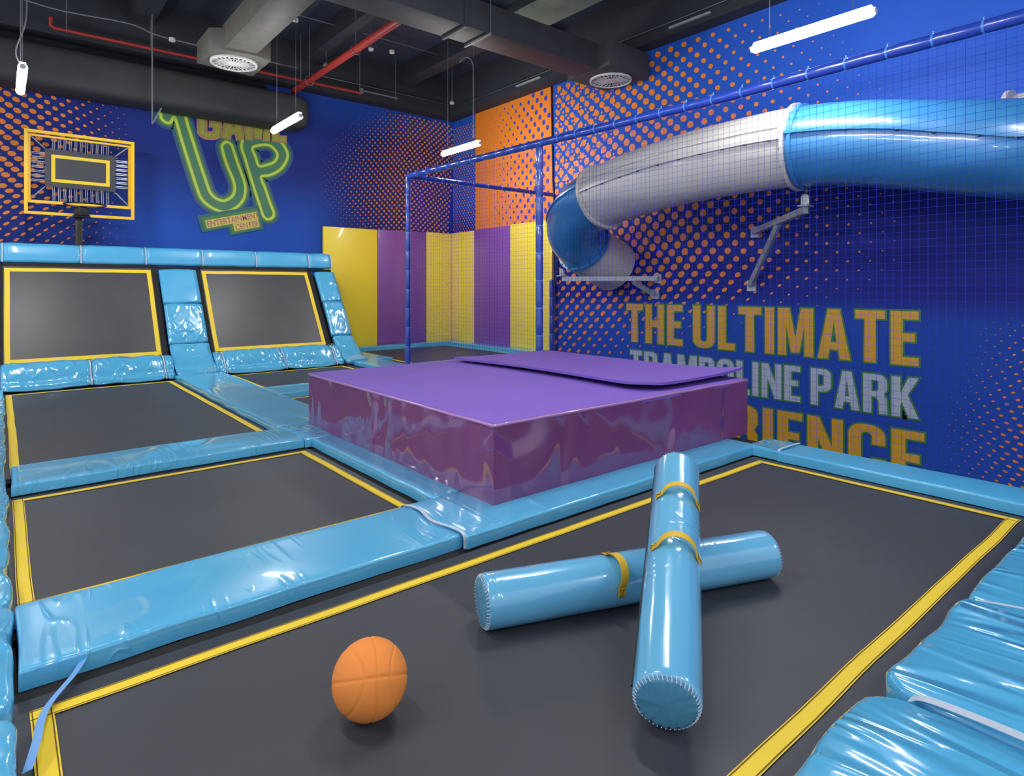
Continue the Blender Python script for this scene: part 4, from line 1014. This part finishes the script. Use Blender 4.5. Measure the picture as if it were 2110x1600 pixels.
# pipes
def hang(t, org, pts, top, ring=.07, r=.007):
    for p in pts:
        mb = MB(); mb.tube([(p[0], p[1], p[2] + ring * .8), (p[0], p[1], top)], r, 6)
        rel(mb, org).build('hanger_rod', M['conduit'], t, smooth=True)
        mb = MB(); mb.tube([(p[0] + ring * cos(a), p[1], p[2] + ring * sin(a)) if t.get('ax') == 'y' else (p[0], p[1] + ring * cos(a), p[2] + ring * sin(a)) for a in [2 * pi * k / 16 for k in range(17)]], .007, 6, caps=False)
        rel(mb, org).build('clip_ring', M['conduit'], t, smooth=True)
o = (4.55, 10, 5.35); t = thing('fire_pipe', 'thick red pipe slanting down in the photo towards the back wall', 'pipe', loc=o)
mb = MB(); mb.tube([(4.57, 12.44, 5.35), (4.57, 10.6, 5.36), (4.57, 10.55, 5.36), (4.57, 7.5, 5.37)], .06, 14, rad=[.058, .058, .062, .062]); rel(mb, o).build('pipe_run', M['red'], t, smooth=True)
t['ax'] = 'y'; hang(t, o, [(4.57, 11.6, 5.355), (4.57, 9.6, 5.365)], 6.4, .085); del t['ax']
o = (3, 12.1, 5.5); t = thing('sprinkler_pipe', 'thin red pipe running along above the black duct', 'pipe', loc=o)
mb = MB(); mb.tube([(.62, 12.15, 5.66), (.62, 12.15, 5.53), (.66, 12.15, 5.5), (5.9, 12.1, 5.5)], .028, 10); rel(mb, o).build('pipe_run', M['red'], t, smooth=True)
mb = MB(); mb.tube([(5.9, 12.1, 5.5), (5.9, 12.1, 5.60)], .035, 10); mb.tube([(5.93, 12.1, 5.56), (6.75, 12.1, 5.56)], .018, 8); rel(mb, o).build('end_branch', M['conduit'], t, smooth=True)
hang(t, o, [(.82, 12.14, 5.5), (2.0, 12.14, 5.5), (3.45, 12.13, 5.5), (4.6, 12.12, 5.5), (5.85, 12.1, 5.5), (6.7, 12.1, 5.56)], 6.4, .035)
# grey conduits
def conduit(lab, P, r=.012, boxes=()):
    o = P[0]; t = thing('conduit', lab, 'conduit', 'thin grey conduits on the ceiling', loc=o)
    mb = MB(); mb.tube([Vector(p) for p in P], r, 6); rel(mb, o).build('conduit_run', M['conduit'], t, smooth='all')
    for b in boxes:
        mb = MB(); mb.lathe((b[0], b[1], b[2] - .03), [(.001, 0), (.05, 0), (.05, .05), (.001, .05)], 12); rel(mb, o).build('junction_box', M['lampcap'], t, smooth=True)
    return t
conduit('thin grey conduit sagging above the red pipe on the left', cr_path([(-1.2, 11.2, 6.0), (-.2, 11.6, 5.75), (.6, 11.75, 5.66), (1.6, 11.75, 5.7), (2.0, 11.75, 5.62), (2.5, 11.75, 5.6), (4.4, 11.75, 5.6)], 6), .012, [(2.25, 11.75, 5.6)])
conduit('thin grey conduit along the top of the right wall', [(8.34, 12.4, 5.68), (8.34, -1, 5.68)], .010)
conduit('thin grey conduit along the top of the back wall', [(4.9, 12.4, 5.78), (8.34, 12.4, 5.78)], .010)
conduit('thin dark conduit crossing the ceiling behind the grey duct', [(1.0, 10.8, 6.2), (8.3, 10.8, 6.2)], .010, [(4.0, 10.8, 6.1), (5.9, 10.8, 6.0)])
def channel(lab, a, b, w=.045):
    mb = MB(); mb.beam(a, b, w, .03); tag(mb.build('metal_channel', M['steel'], origin=a), lab, 'channel', 'short pale metal channels under the ceiling')
channel('short pale metal channel near the top of the right wall, right of the round vent', (8.36, 6.1, 5.60), (8.36, 5.35, 5.60))
channel('short pale metal channel left of the round vent on the right wall side', (8.36, 9.95, 5.62), (8.36, 9.2, 5.62))
# small fittings
def fitting(lab, p, name='ceiling_sensor'):
    t = thing(name, lab, 'sensor', 'small ceiling fittings', loc=p)
    mb = MB(); mb.tube([(0, 0, .05), (0, 0, 6.4 - p[2])], .008, 6); mb.build('drop_rod', M['conduit'], t, smooth=True)
    mb = MB(); mb.lathe((0, 0, 0), [(.001, -.04), (.04, -.035), (.06, 0), (.05, .03), (.02, .06), (.001, .06)], 16); mb.build('sensor_head', M['steel'], t, smooth=True)
fitting('white sensor hanging by the room corner above the furthest light', (7.85, 11.6, 5.55))
fitting('white sensor on a rod right of the thick red pipe', (4.9, 11.6, 5.72))
fitting('white sensor in front of the pale ceiling patch at the top', (7.1, 7.9, 5.98))
fitting('white sensor on a rod above the thick red pipe', (5.4, 10.7, 5.9))
# green round sign / spot under back edge, seam cable on the right wall
mb = MB(); mb.tube([(8.655, 9.19, 5.5), (8.65, 9.15, 3.6), (8.655, 9.02, 2.0), (8.655, 9.0, 1.5)], .017, 8)
tag(mb.build('wall_cable', M['pipeblk'], smooth='all', origin=(8.655, 9.19, 5.5)), 'dark cable running down the seam of the orange print on the right wall', 'cable')
mb = MB(); mb.tube([(1.98, 11.9, 6.4), (1.98, 11.9, 4.15)], .012, 8); mb.tube([(1.98, 11.9, 4.15), (2.1, 11.8, 4.42)], .012, 8)
tag(mb.build('duct_hanger', M['conduit'], smooth=True, origin=(1.98, 11.9, 4.15)), 'bright metal hanger hooked under the black duct left of the logo', 'hanger')
